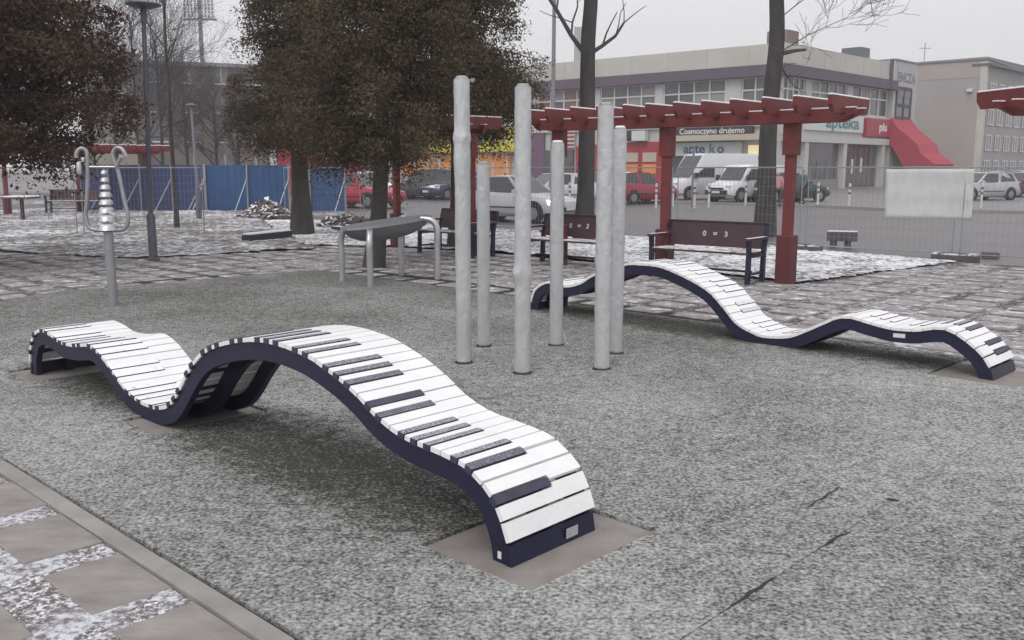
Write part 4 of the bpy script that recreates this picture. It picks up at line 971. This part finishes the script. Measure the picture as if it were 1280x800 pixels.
for k, (px, yb, yw, c, lab) in enumerate(((1222,250,200,(0.42,0.42,0.44),'pale grey car parked beyond the hanging white sheet'),(1243,240,215,(0.20,0.20,0.22),'grey car with a snowy windscreen parked beside the pale grey car'),(1272,246,210,(0.05,0.045,0.055),'black car parked beyond the grey car with the snowy windscreen'),(1290,236,210,(0.10,0.10,0.12),'dark grey car parked before the flats with many windows'),(1262,231,200,(0.5,0.5,0.52),'white snowy car parked far off before the flats with many windows'))):
    p = cpos(px, yb); car(lab, 'car', p, R_(yw), c, 'lot%d'%k, snow=.5, group=GC)

# ================================================================== bollards
m_bw = mat('bollard_white', (0.62,0.62,0.60), .5, var=.1); m_br = mat('bollard_dark', (0.16,0.10,0.10), .5, var=.1)
bol = None; BL = ['beside the crimson hatchback','before the bonnet of the tall white van','just past the thin grey post at the vans','before the small white van','behind the small white van','near the walking person in pink','before the pharmacy glass front','before the pale grey car by the hanging sheet','at the white car behind the wrapped poles','at the dark blue car under the yellow sign','behind the hanging white sheet']
for k, (px, yb) in enumerate(((820,257),(841,255),(868,257),(886,256),(932,254),(1022,257),(1061,259),(1226,259),(712,254),(592,256),(1150,262))):
    p = g(px, yb, .07 if px < 1000 else 0)
    if bol is None:
        bol = thing('bollard', 'white bollard with dark bands along the kerb of the parking lot', 'bollard', (0,0,0), 0, 'striped bollards along the far kerb')
        MB().lathe([(.055,-.05),(.055,.55),(.055,.56)], 10).build('lower_post', m_bw, bol, smooth=True); MB().lathe([(.056,.56),(.056,.66)], 10).build('band', m_br, bol); MB().lathe([(.055,.66),(.055,.78)], 10).build('band', m_bw, bol)
        MB().lathe([(.056,.78),(.056,.88)], 10).build('band', m_br, bol); MB().lathe([(.055,.88),(.05,1.0),(.02,1.03)], 10).build('cap', m_bw, bol, smooth=True); o = bol
    else: o = copy_tree(bol)
    o.location = (p[0], p[1], -.02); o['label'] = 'white bollard with dark bands ' + BL[k]
pp = atY(866, 225, 41.0); t = thing('sign_post', 'thin grey post standing before the tall white van', 'post', (pp[0], 41.0, 0)); MB().tube([(0,0,-.05),(0,0,2.55)], .045, 8).build('post', m_polegrey, t); MB().lathe([(.06,2.55),(.06,2.6),(.02,2.63)], 8).build('cap', m_polegrey, t)

# ================================================================== people
m_skin = mat('skin', (0.45,0.27,0.20), .6)
def person(label, pos, face, H, coat, trousers, hat, stride=0.18, arms=(.12,-.12), hood=False):
    t = thing('person', label, 'person', (pos[0],pos[1],-.03), face); s = H/1.7
    def skin(name, verts, edges, rads, m, sub=2):
        me = bpy.data.meshes.new(name); me.from_pydata([tuple(np.array(v)*s) for v in verts], edges, []); me.materials.append(m); o = link(name, me, t)
        bm = bmesh.new(); bm.from_mesh(me); ly = bm.verts.layers.skin.verify()
        for v, r in zip(bm.verts, rads): v[ly].radius = (r[0]*s, r[1]*s) if hasattr(r,'__len__') else (r*s, r*s)
        bm.verts.ensure_lookup_table(); bm.verts[0][ly].use_root = True; bm.to_mesh(me); bm.free()
        o.modifiers.new('skin','SKIN').use_smooth_shade = True; q = o.modifiers.new('sub','SUBSURF'); q.levels = q.render_levels = sub; return o
    # x forward, y left
    hip, ch, nk = (0,0,.92), (0,0,1.28), (.01,0,1.46)
    lh, rh = (0,.09,.88), (0,-.09,.88); lk, rk = (.05+stride*.6,.10,.50), (.03-stride*.2,-.10,.50); lf, rf = (stride,.10,.09), (-stride,-.10,.12)
    lt_, rt_ = (stride+.16,.11,.045), (-stride+.14,-.11,.06)
    la, ra = (0,.19,1.40), (0,-.19,1.40); le, re = (arms[0]*.5-.03,.25,1.13), (arms[1]*.5-.03,-.25,1.13); lw, rw = (arms[0]+.05,.24,.90), (arms[1]+.05,-.24,.90)
    V_ = [hip,(0,0,1.1),ch,nk,(.02,0,1.54),(.02,0,1.63),lh,lk,lf,lt_,rh,rk,rf,rt_,la,le,lw,ra,re,rw,(arms[0]+.07,.24,.82),(arms[1]+.07,-.24,.82)]
    E_ = [(0,1),(1,2),(2,3),(3,4),(4,5),(0,6),(6,7),(7,8),(8,9),(0,10),(10,11),(11,12),(12,13),(2,14),(14,15),(15,16),(2,17),(17,18),(18,19),(16,20),(19,21)]
    Rr = [.12,.11,.13,.055,.085,.075,.08,.06,.045,.04,.08,.06,.045,.04,.055,.042,.033,.055,.042,.033,.035,.035]
    skin('body', V_, E_, Rr, m_skin)
    skin('coat', [(0,0,.80),(0,0,1.0),(0,0,1.2),(.0,0,1.36),(.01,0,1.47),la,le,lw,ra,re,rw], [(0,1),(1,2),(2,3),(3,4),(3,5),(5,6),(6,7),(3,8),(8,9),(9,10)], [(.17,.20),(.16,.19),(.155,.19),(.14,.18),.08,.085,.07,.055,.085,.07,.055], coat)
    skin('trousers', [hip,lh,lk,(stride,.10,.10),rh,rk,(-stride,-.10,.13)], [(0,1),(1,2),(2,3),(0,4),(4,5),(5,6)], [.13,.10,.078,.062,.10,.078,.062], trousers)
    if hood: skin('hood', [(-.02,0,1.50),(.0,0,1.60),(.0,0,1.68)], [(0,1),(1,2)], [.10,.12,.07], hat)
    else: skin('hat', [(.01,0,1.62),(.01,0,1.70)], [(0,1)], [.105,.07], hat)
    for s_, q in ((1,lf),(-1,rf)): MB().bevbox((q[0]-.08)*s,(q[0]+.19)*s,(q[1]-.05)*s,(q[1]+.05)*s,max(0,q[2]-.09)*s,(max(0,q[2]-.09)+.085)*s,.02).build('shoe', m_blk, t)
    return t
m_pink = mat('pink_jacket', (0.55,0.26,0.29), .8, var=.15, vscale=6); m_dk = mat('dark_trousers', (0.035,0.035,0.05), .8); m_tealj = mat('teal_jacket', (0.10,0.15,0.15), .8, var=.15)
p = g(971,257); person('person in a pale pink jacket and dark trousers walking away past the dark red post', p, R_(95), 1.52, m_pink, m_dk, m_pink, hood=True)
p = g(1003,254); person('person in a grey-green jacket and dark cap standing beside the dark green car', p, R_(200), 1.58, m_tealj, m_dk, m_blk, stride=.04)

# ================================================================== the shop building
CO = g(970,238); a_r, a_l = R_(45), R_(140)
dr = np.array([math.cos(a_r), math.sin(a_r), 0]); dl = np.array([math.cos(a_l), math.sin(a_l), 0])
nl_ = np.array([-dl[1], dl[0], 0]); nl_ = nl_ if nl_[1] < 0 else -nl_          # outward normals
nr_ = np.array([dr[1], -dr[0], 0]); nr_ = nr_ if nr_[1] < 0 else -nr_
def Lc(x, y): P = onplane(x, y, CO, dl); return float((P-CO)@dl), float(P[2])
def Rc(x, y): P = onplane(x, y, CO, dr); return float((P-CO)@dr), float(P[2])
class Fac:
    def __init__(s, o, d, n): s.o, s.d, s.n = np.array(o, float), d, n
    def box(s, b, a0, a1, z0, z1, d0, d1):
        P = lambda a, q, z: tuple(s.o + s.d*a + s.n*q + np.array([0,0,z]))
        b.add([P(a0,d0,z0),P(a1,d0,z0),P(a1,d1,z0),P(a0,d1,z0),P(a0,d0,z1),P(a1,d0,z1),P(a1,d1,z1),P(a0,d1,z1)], [(0,3,2,1),(4,5,6,7),(0,1,5,4),(1,2,6,5),(2,3,7,6),(3,0,4,7)]); return b
    def part(s, name, m, parent, loc, *args): return s.box(MB(), *args).build(name, m, parent, off=loc)
    def pt(s, a, z, q=0): return s.o + s.d*a + s.n*q + np.array([0,0,z])
FLf = Fac(CO, dl, nl_); FRf = Fac(CO, dr, nr_)
m_conc = mat('shop_parapet', (0.52,0.505,0.465), .85, var=.10, vscale=.5); m_band = mat('purple_band', (0.115,0.09,0.125), .7, var=.12, vscale=.6); m_wallw = mat('shop_white_wall', (0.55,0.54,0.53), .8, var=.08, vscale=.5)
m_wpane = mat('window_pane', (0.15,0.15,0.155), .15, var=.25, vscale=.35, spec=.6); m_wpane_r = mat('window_pane_red_reflection', (0.24,0.13,0.115), .2, var=.35, vscale=.5); m_frame = mat('window_frame_white', (0.66,0.66,0.66), .5, var=.04)  # m_wpane_r: reddish reflection painted into the pane colour
m_darkglass = mat('shop_glass', (0.10,0.09,0.095), .12, var=.3, vscale=.5, spec=.6); m_cream = mat('cream_canopy', (0.50,0.44,0.36), .7, var=.06); m_signw = mat('sign_white', (0.62,0.65,0.63), .5, var=.04)
m_signblack = mat('sign_black', (0.035,0.03,0.035), .5); m_signred = mat('sign_red', (0.36,0.035,0.06), .5, var=.08); m_txtblue = mat('letters_blue', (0.05,0.13,0.27), .5); m_txtgreen = mat('letters_green', (0.13,0.30,0.20), .5); m_txtteal = mat('letters_teal', (0.09,0.22,0.22), .5)
m_txtw = mat('letters_white', (0.72,0.72,0.72), .5); m_yel = mat('sign_yellow', (0.68,0.58,0.07), .6, var=.15, vscale=.8); m_orange = mat('shop_front_orange', (0.50,0.20,0.055), .6, var=.3, vscale=.7, emit=.25); m_redshop = mat('shop_front_red', (0.36,0.035,0.045), .6, var=.2, vscale=.6)
m_awn = mat('red_awning', (0.40,0.045,0.07), .7, var=.08, vscale=.8); m_greyl = mat('letters_grey', (0.22,0.22,0.24), .6)
m_brick = mat('brick_reflection', (0.30,0.12,0.10), .5, var=.3, vscale=.8)
shop = thing('shop_building', 'two-storey shop building with a purple band above its upper windows', 'building', CO); loc = tuple(CO)
LA, RA, DEP = 44.0, Rc(1112,120)[0], 14.0
# core walls: two wings set back behind the facades
FLf.part('wall', m_wallw, shop, loc, 0.3, LA, -.05, 8.6, -DEP, -.25); 
FRf.part('wall', m_wallw, shop, loc, 0.3, RA-.05, -.05, 8.55, -DEP*.9, -.25)
ZB0, ZB1, ZR = 8.35, 9.15, 10.62
FLf.part('parapet', m_conc, shop, loc, -.35, LA, ZB1, ZR, -DEP, .35); FRf.part('parapet', m_conc, shop, loc, -.34, RA+.2, ZB1-.01, ZR-.004, -DEP*.9, .35)
FLf.part('fascia_band', m_band, shop, loc, -.55, LA, ZB0, ZB1, -1, .55); FRf.part('fascia_band', m_band, shop, loc, -.54, RA+.4, ZB0+.005, ZB1-.005, -1, .55)
for k in range(12): FLf.part('parapet_joint', mat('parapet_joint_grey', (0.30,0.295,0.285), .9), shop, loc, 2.5+3.4*k, 2.53+3.4*k, ZB1+.03, ZR-.02, .345, .358)  # parapet joints as thin strips of darker grey
for k in range(6): FRf.part('parapet_joint', MATS['parapet_joint_grey'], shop, loc, 2.5+3.4*k, 2.53+3.4*k, ZB1+.03, ZR-.03, .345, .358)
prr = random.Random(9); m_wpane_d = mat('window_pane_dark', (0.07,0.07,0.075), .08, var=.3, vscale=.6, spec=.7); m_wpane_l = mat('window_blind', (0.32,0.31,0.30), .5, var=.15, vscale=.8, stretch=(1,1,9))
def window_bay(F, a0, a1, z0, z1, np_, pane, tr=.62, name='window'):
    f = F.box(MB(), a0, a1, z0, z1, -.30, -.24).build(name, pane, shop, off=loc); fr = MB(); w_ = .06
    for k in range(np_):
        for za, zb in ((z0, z0+(z1-z0)*tr), (z0+(z1-z0)*tr, z1)):
            pm = pane if prr.random() < .5 else (m_wpane_d if prr.random() < .5 else m_wpane_l)
            F.box(MB(), a0+(a1-a0)*k/np_+.05, a0+(a1-a0)*(k+1)/np_-.05, za+.05, zb-.05, -.24, -.215).build('pane', pm, f, off=loc)
    for k in range(np_+1): a = a0+(a1-a0)*k/np_; F.box(fr, a-w_, a+w_, z0, z1, -.205, -.12)
    zt = z0+(z1-z0)*tr
    for z in (z0, zt, z1): F.box(fr, a0, a1, z-w_, z+w_, -.205, -.125)
    fr.build('window_frame', m_frame, f, off=loc); return f
Z0, Z1 = 6.05, 8.34
edges = [1.0, 3.1, 4.5, 9.9, 10.7, 16.0, 17.1, 22.8, 23.8, 29.3, 30.3, 35.8, 36.8, 42.5]
for k in range(0, len(edges), 2):
    window_bay(FLf, edges[k], edges[k+1], Z0, Z1, 4 if k else 2, m_wpane if k < 6 else m_wpane_r, .60)
for k in range(1, len(edges)-1, 2): FLf.part('pier', m_wallw, shop, loc, edges[k]+.05, edges[k+1]-.05, Z0-.2, Z1-.01, -.25, -.02)
er = [Rc(x,120)[0] for x in (979,1007,1015,1059,1067,1111)]
for k in range(0, 6, 2): window_bay(FRf, er[k], er[k+1], Z0, Z1, 4, m_wpane, .62)
for k in (1, 3): FRf.part('pier', m_wallw, shop, loc, er[k]+.05, er[k+1]-.05, Z0-.2, Z1-.01, -.25, -.02)
FLf.part('corner_pier', m_wallw, shop, loc, .02, .95, -.05, ZB0-.01, -.6, .03)
FLf.part('spandrel', m_wallw, shop, loc, 1.0, LA, 4.75, Z0-.05, -.25, .0); FRf.part('spandrel', m_wallw, shop, loc, .35, RA, 4.15, Z0-.05, -.25, .02)
# left front, ground floor
FLf.part('shop_window', m_darkglass, shop, loc, 1.1, 9.6, .5, 2.55, -.26, -.15); FLf.part('canopy', m_cream, shop, loc, .6, 9.3, 3.72, 4.16, -.2, 1.0)
sg = FLf.part('sign_board', m_signblack, shop, loc, 2.0, 9.0, 4.18, 4.78, -.1, .25); 
place_text('Cosmoczyno drujemo', .62, m_txtw, 'lettering', shop, FLf.pt(5.4,4.47,.26), -dl, loc, 1.0, .01, .008)
FLf.part('sign_board', m_signw, shop, loc, 2.9, 9.2, 2.60, 3.62, -.15, .12)
place_text('apte', 1.0, m_txtblue, 'lettering', shop, FLf.pt(6.9,3.12,.13), -dl, loc, 1.1, .01, .025); place_text('k', 1.0, m_txtgreen, 'lettering', shop, FLf.pt(5.35,3.12,.13), -dl, loc, 1.1, .01, .025); place_text('o', 1.0, m_txtblue, 'lettering', shop, FLf.pt(4.6,3.10,.13), -dl, loc, 1.1, .01, .025)
FLf.part('lit_sign', mat('lit_yellow', (0.75,0.62,0.35), .5, emit=.55), shop, loc, 1.55, 2.35, 2.55, 3.35, -.15, .05)
FLf.part('lamp_box', mat('cream_box', (0.55,0.48,0.36), .6), shop, loc, .0, .62, 3.55, 4.7, -.0, .5)
# red shop
FLf.part('shop_window', m_redshop, shop, loc, 9.9, 14.0, .3, 3.75, -.20, -.02)
for k in range(2):
    for j, mm in enumerate((m_orange, m_cream)): FLf.part('poster', mm, shop, loc, 10.4+1.75*k, 11.7+1.75*k, 1.2+.95*j, 1.95+.95*j, -.02, .02)
ac = FLf.part('air_conditioner', m_signw, shop, loc, 11.2, 12.5, 3.85, 4.65, -.0, .5); 
b = MB(); Mx = Matrix.Translation(Vector(FLf.pt(12.85,4.25,.3))) @ Matrix.Rotation(math.atan2(nl_[1],nl_[0]),4,'Z') @ Matrix.Rotation(R_(90),4,'Y'); b.lathe([(.36,-.2),(.40,-.15),(.40,.15),(.1,.2)], 14, M=Mx); b.build('round_fan', m_blk, shop, off=loc)
FLf.part('wall_panel', m_cream, shop, loc, 14.2, 17.4, 3.6, 4.7, -.1, .05); FLf.part('wall_panel', m_redshop, shop, loc, 14.3, 18.5, .3, 3.5, -.2, .0)
stp = MB(); 
for k in range(4): FLf.box(stp, 18.6, 21.0, 3.55+.34*k, 3.72+.34*k, .06, .10)
FLf.part('sign_board', m_signw, shop, loc, 18.6, 21.0, 3.4, 4.9, -.05, .06); stp.build('sign_stripes', m_signred, shop, off=loc)
FLf.part('shop_window', m_darkglass, shop, loc, 18.8, 23.0, .3, 3.2, -.2, -.02); FLf.part('purple_panel', mat('purple_panel', (0.16,0.09,0.16), .6), shop, loc, 22.0, 24.0, .3, 4.7, -.1, .02)
# yellow and orange fronts
FLf.part('sign_board', m_yel, shop, loc, 24.2, 41.0, 3.15, 5.3, -.05, .3)
rr = random.Random(4)
for k in range(12): FLf.part('sign_picture', (m_signw, m_txtgreen, m_signred, m_frame)[rr.randrange(4)], shop, loc, 24.8+1.3*k, 24.8+1.3*k+rr.uniform(.3,.9), 3.7+rr.uniform(0,.5), 4.5+rr.uniform(0,.5), .3, .34)
FLf.part('shop_window', m_orange, shop, loc, 26.0, 41.0, 1.0, 2.95, -.15, .0); FLf.part('canopy', m_band, shop, loc, 24.2, 41.2, 2.95, 3.12, -.1, .6)
for k in range(9): FLf.part('window_post', m_frame, shop, loc, 26.2+1.75*k, 26.36+1.75*k, .9, 2.95, -.0, .08)
place_text('ACTION', 1.1, m_cream, 'lettering', shop, FLf.pt(37.2,2.35,.02), -dl, loc, 1.2, .01, .03)
FLf.part('lit_lamp', mat('warm_lamp', (1.0,0.80,0.5), .5, emit=3.0), shop, loc, 30.1, 30.4, 2.6, 2.85, .6, .75)
# right front
FRf.part('canopy_beam', m_wallw, shop, loc, .5, RA, 3.62, 4.14, -.2, .35)
s0, s1 = Rc(1004,160)[0], Rc(1076,160)[0]; FRf.part('sign_board', m_signw, shop, loc, s0, s1, 4.55, 5.85, .0, .22)
place_text('apteka', 1.35, m_txtteal, 'lettering', shop, FRf.pt(lerp([s0],[s1],.62)[0],5.25,.23), dr, loc, 1.65, .01, .03)
sw = MB(); c_ = lerp([s0],[s1],.17)[0]
sw.extrude([FRf.pt(c_+x,5.15+z,.23) for x, z in ((-.9,.40),(-.3,.05),(.1,.0),(.9,.30),(.2,.18),(-.2,.22))], nr_*.02); sw.build('swoosh_emblem', mat('letters_violet', (0.10,0.10,0.24), .5), shop, off=loc)
r0, r1 = Rc(1078,160)[0], Rc(1111,160)[0]; FRf.part('sign_board', m_signred, shop, loc, r0, r1, 4.30, 5.80, .0, .40)
place_text('piu', 1.0, m_txtw, 'lettering', shop, FRf.pt(lerp([r0],[r1],.60)[0],5.1,.41), dr, loc, 1.3, .01, .03)
g0 = Rc(1008,200)[0]; g1 = Rc(1051,200)[0]; g2 = Rc(1055,200)[0]; g3 = Rc(1099,200)[0]
FRf.part('shop_window', m_darkglass, shop, loc, g0, g1, .75, 3.6, -.3, -.2); FRf.part('shop_window', m_darkglass, shop, loc, g2, g3, .05, 3.6, -.3, -.2); FRf.part('plinth', mat('plinth_grey', (0.26,0.25,0.25), .8), shop, loc, g0-.2, g1+.2, -.05, .75, -.3, -.05)
for x in (1004,1052,1100): a = Rc(x,200)[0]; FRf.part('column', m_wallw, shop, loc, a-.28, a+.28, -.05, 3.63, -.25, .28)
for k in range(7):
    a = g2+.4+(g3-g2-.8)*k/6; FRf.part('window_bar', m_greyl, shop, loc, a-.05, a+.05, .1, 3.55, -.2, -.14)
for k in range(4):
    a = g0+.5+(g1-g0-1)*k/3; FRf.part('window_bar', m_greyl, shop, loc, a-.04, a+.04, .75, 2.2, -.2, -.14)
FRf.part('door_sign', m_signw, shop, loc, g2+1.6, g2+2.0, 1.2, 2.4, -.14, -.12); FRf.part('door_sign', m_signw, shop, loc, g2+3.3, g2+3.7, 1.3, 2.5, -.14, -.12)
# roof things
def roofbox(px, w_, h_, m, nm, dep=2.5):
    a = Rc(px, 60)[0]; return FRf.part(nm, m, shop, loc, a-w_/2, a+w_/2, ZR-.05, ZR+h_, -dep-w_, -dep)
m_chim = mat('chimney_brick', (0.22,0.16,0.15), .9, var=.2); roofbox(1000, 1.7, 1.2, m_chim, 'chimney', .6); roofbox(1088, 1.7, 1.0, m_lamp, 'roof_unit', .4)
a = Rc(1108,85)[0]; FRf.part('downpipe', m_band, shop, loc, a-.12, a+.12, 8.4, 10.9, .36, .6)
# the plain wing with the window and the red awning
wing = thing('shop_wing', 'pale grey wing with grey letters over one dark window, next to the shops', 'building', FRf.pt(RA,0)); wl = tuple(FRf.pt(RA,0)); FWf = Fac(FRf.pt(RA,0), dr, nr_)
WA = Rc(1141,120)[0]-RA; zwt = Rc(1128,78)[1]
FWf.part('wall', mat('wing_wall', (0.47,0.46,0.47), .85, var=.06, vscale=.4), wing, wl, .02, WA, -.05, zwt, -9, .30); FWf.part('coping', m_greyl, wing, wl, .0, WA+.1, zwt, zwt+.14, -9, .38)
w0, w1 = Rc(1116,120)[0]-RA, Rc(1134,120)[0]-RA; zz0, zz1 = Rc(1125,148)[1], Rc(1125,111)[1]
wn = FWf.part('window', m_wpane, wing, wl, w0, w1, zz0, zz1, .28, .33); fr = MB()
for a in (w0, (w0+w1)/2, w1): FWf.box(fr, a-.12, a+.12, zz0, zz1, .33, .40)
for z in (zz0, lerp([zz0],[zz1],.42)[0], zz1): FWf.box(fr, w0, w1, z-.12, z+.12, .331, .405)
fr.build('window_frame', mat('window_frame_dark', (0.07,0.065,0.075), .6), wn, off=wl); FWf.part('blind', m_greyl, wing, wl, w0+.12, w1-.12, lerp([zz0],[zz1],.72)[0], zz1-.1, .331, .36)
place_text('ENCZA', 1.15, m_greyl, 'lettering', wing, FWf.pt(WA*.52, Rc(1127,98)[1], .31), dr, wl, 1.0, .02, .03)
# awning: sloping red canvas running out from the wing
b = MB(); secs = []
for a in (-.25, WA*.85): secs.append([tuple(FWf.pt(a, z, q)) for q, z in ((.32,6.0),(1.0,5.1),(2.7,3.75),(3.1,2.9),(4.3,2.0),(4.25,1.8),(1.75,1.8),(1.2,2.6),(.32,3.9))])
b.loft(secs); b.build('awning', m_awn, wing, off=wl)
# blank-walled block behind it and its window front
D0 = g(1222,231.6); blk = thing('flats_block', 'beige block of flats with one large blank end wall beside the shops', 'building', D0); bl_ = tuple(D0)
FBl = Fac(D0, dl, nl_); FBr = Fac(D0, dr, nr_); zt = onplane(1222,75,D0,dl)[2]; wb = 9.5
m_blank = mat('blank_wall', (0.40,0.35,0.325), .9, var=.08, vscale=.25); m_flat = mat('flats_wall', (0.36,0.335,0.335), .9, var=.10, vscale=.3)
zmid = onplane(1180,132,D0,dl)[2]; zup = onplane(1180,99,D0,dl)[2]
FBl.part('end_wall', m_blank, blk, bl_, 0, wb, -.05, zmid, -30, .0); FBl.part('end_wall_upper', mat('blank_wall_grey', (0.37,0.345,0.34), .9, var=.08, vscale=.25), blk, bl_, 0.02, wb, zmid, zup, -30, -.05); FBl.part('end_wall_top', m_blank, blk, bl_, 0.01, wb, zup, zt, -30, -.02)
FBl.part('coping', m_greyl, blk, bl_, -.1, wb+.1, zt, zt+.18, -30.1, .12); FBl.part('corner_strip', m_conc, blk, bl_, -.05, .55, -.05, zt-.2, -.5, .04)
FBl.part('wall_lamp', m_frame, blk, bl_, 1.1, 1.6, zmid+1.2, zmid+1.5, -.03, .25)
for fl in range(4):
    for k in range(9):
        a = 1.2+2.6*k; z = .9+2.45*fl
        if z+1.5 > zt: continue
        f = FBr.box(MB(), a, a+1.5, z, z+1.45, -.05, .02).build('window', m_wpane, blk, off=bl_); fr = MB()
        for q in (a, a+.75, a+1.5): FBr.box(fr, q-.05, q+.05, z, z+1.45, .02, .06)
        for q in (z, z+1.45): FBr.box(fr, a, a+1.5, q-.05, q+.05, .021, .062)
        fr.build('window_frame', m_frame, f, off=bl_)
FBr.part('front_wall', m_flat, blk, bl_, 0.02, 30, -.05, zt-.6, -9.4, -.04); FBr.part('eaves', m_lamp, blk, bl_, -.1, 30, zt-.6, zt-.35, -9.5, .5)
FBr.part('roof', mat('grey_roof', (0.20,0.20,0.22), .8), blk, bl_, 6, 30, zt-.34, zt+.9, -9, -2.0)
for px, yt, yb, w_ in ((1147,58,80,.05),): 
    q = onplane(px, yb, D0, dl); MB().tube([tuple(q-nl_*2), tuple(q-nl_*2+np.array([0,0,2.2]))], .04, 5).build('antenna', m_greyl, blk, off=bl_); MB().tube([tuple(q-nl_*2+np.array([-.6,0,1.7])), tuple(q-nl_*2+np.array([.6,0,1.7]))], .03, 4).build('antenna', m_greyl, blk, off=bl_)
# ------------------------------------------------------------------ old apartment block on the left
AP = atY(178, 235, 88.0); AP[2] = 0; apt = thing('apartment_block', 'old brown apartment block behind the bare winter trees', 'building', AP); al = tuple(AP)
ad = np.array([math.cos(R_(22)), math.sin(R_(22)), 0]); an = np.array([ad[1], -ad[0], 0]); FA = Fac(AP, ad, an); FA2 = Fac(AP, np.array([-math.cos(R_(-18)), math.sin(R_(18)), 0]), np.array([-.3,-.95,0]))
m_apt = mat('apartment_brick', (0.165,0.125,0.12), .9, var=.2, vscale=.3); m_apt2 = mat('apartment_beige', (0.27,0.25,0.205), .9, var=.18, vscale=.3)
zh_ = atY(200, 80, 88)[2]
FA.part('wall', m_apt, apt, al, 0, 40, -.05, zh_, -11, 0); FA.part('eaves', m_greyl, apt, al, -.3, 40.3, zh_, zh_+.35, -11.4, .5)
FA2.part('end_wall', m_apt2, apt, al, 0.05, 6.5, -.05, zh_+.6, -.6, .0); FA2.part('eaves', m_greyl, apt, al, -.1, 6.8, zh_+.6, zh_+.95, -.7, .3)
for fl in range(4):
    for k in range(13):
        a = 1.2+2.9*k; z = 1.4+2.75*fl
        if z+1.5 > zh_: continue
        f = FA.box(MB(), a, a+1.3, z, z+1.5, -.05, .03).build('window', m_wpane, apt, off=al); fr = MB(); FA.box(fr, a+.62, a+.68, z, z+1.5, .03, .06); FA.box(fr, a-.1, a+1.4, z-.12, z, -.02, .12); fr.build('window_frame', m_frame, f, off=al)
# low red-and-white kiosk between the fence and the conifers
q = atY(352, 225, 58.0); t = thing('kiosk', 'small red and white kiosk with a slatted white roof behind the blue fence', 'kiosk', (q[0], 58.0, 0)); MB().box(-.45,-.02,-1,1,0,3.4).build('white_wall', m_frame, t); MB().box(0,5.0,-1,1,0,3.2).build('red_wall', m_redshop, t)
for k in range(7): MB().box(2.9+.4*k,3.2+.4*k,-1.4,-1.05,2.1,2.9).build('slat', m_frame, t)
MB().box(-.6,5.6,-1.3,1.2,3.42,3.6).build('roof', m_greyl, t)

# ================================================================== winter air
hb_ = MB().box(-330,330,-40,420,-1.1,62); hz_ = hb_.build('haze', None); hz_['kind'] = 'stuff'
mh = bpy.data.materials.new('haze_air'); mh.use_nodes = True; n_ = mh.node_tree; n_.nodes.clear(); mo = n_.nodes.new('ShaderNodeOutputMaterial'); pv = n_.nodes.new('ShaderNodeVolumePrincipled')
pv.inputs['Color'].default_value = (0.99,0.985,1.0,1); pv.inputs['Density'].default_value = 0.0016; pv.inputs['Anisotropy'].default_value = 0.2
n_.links.new(pv.outputs[0], mo.inputs['Volume']); hz_.data.materials.append(mh)
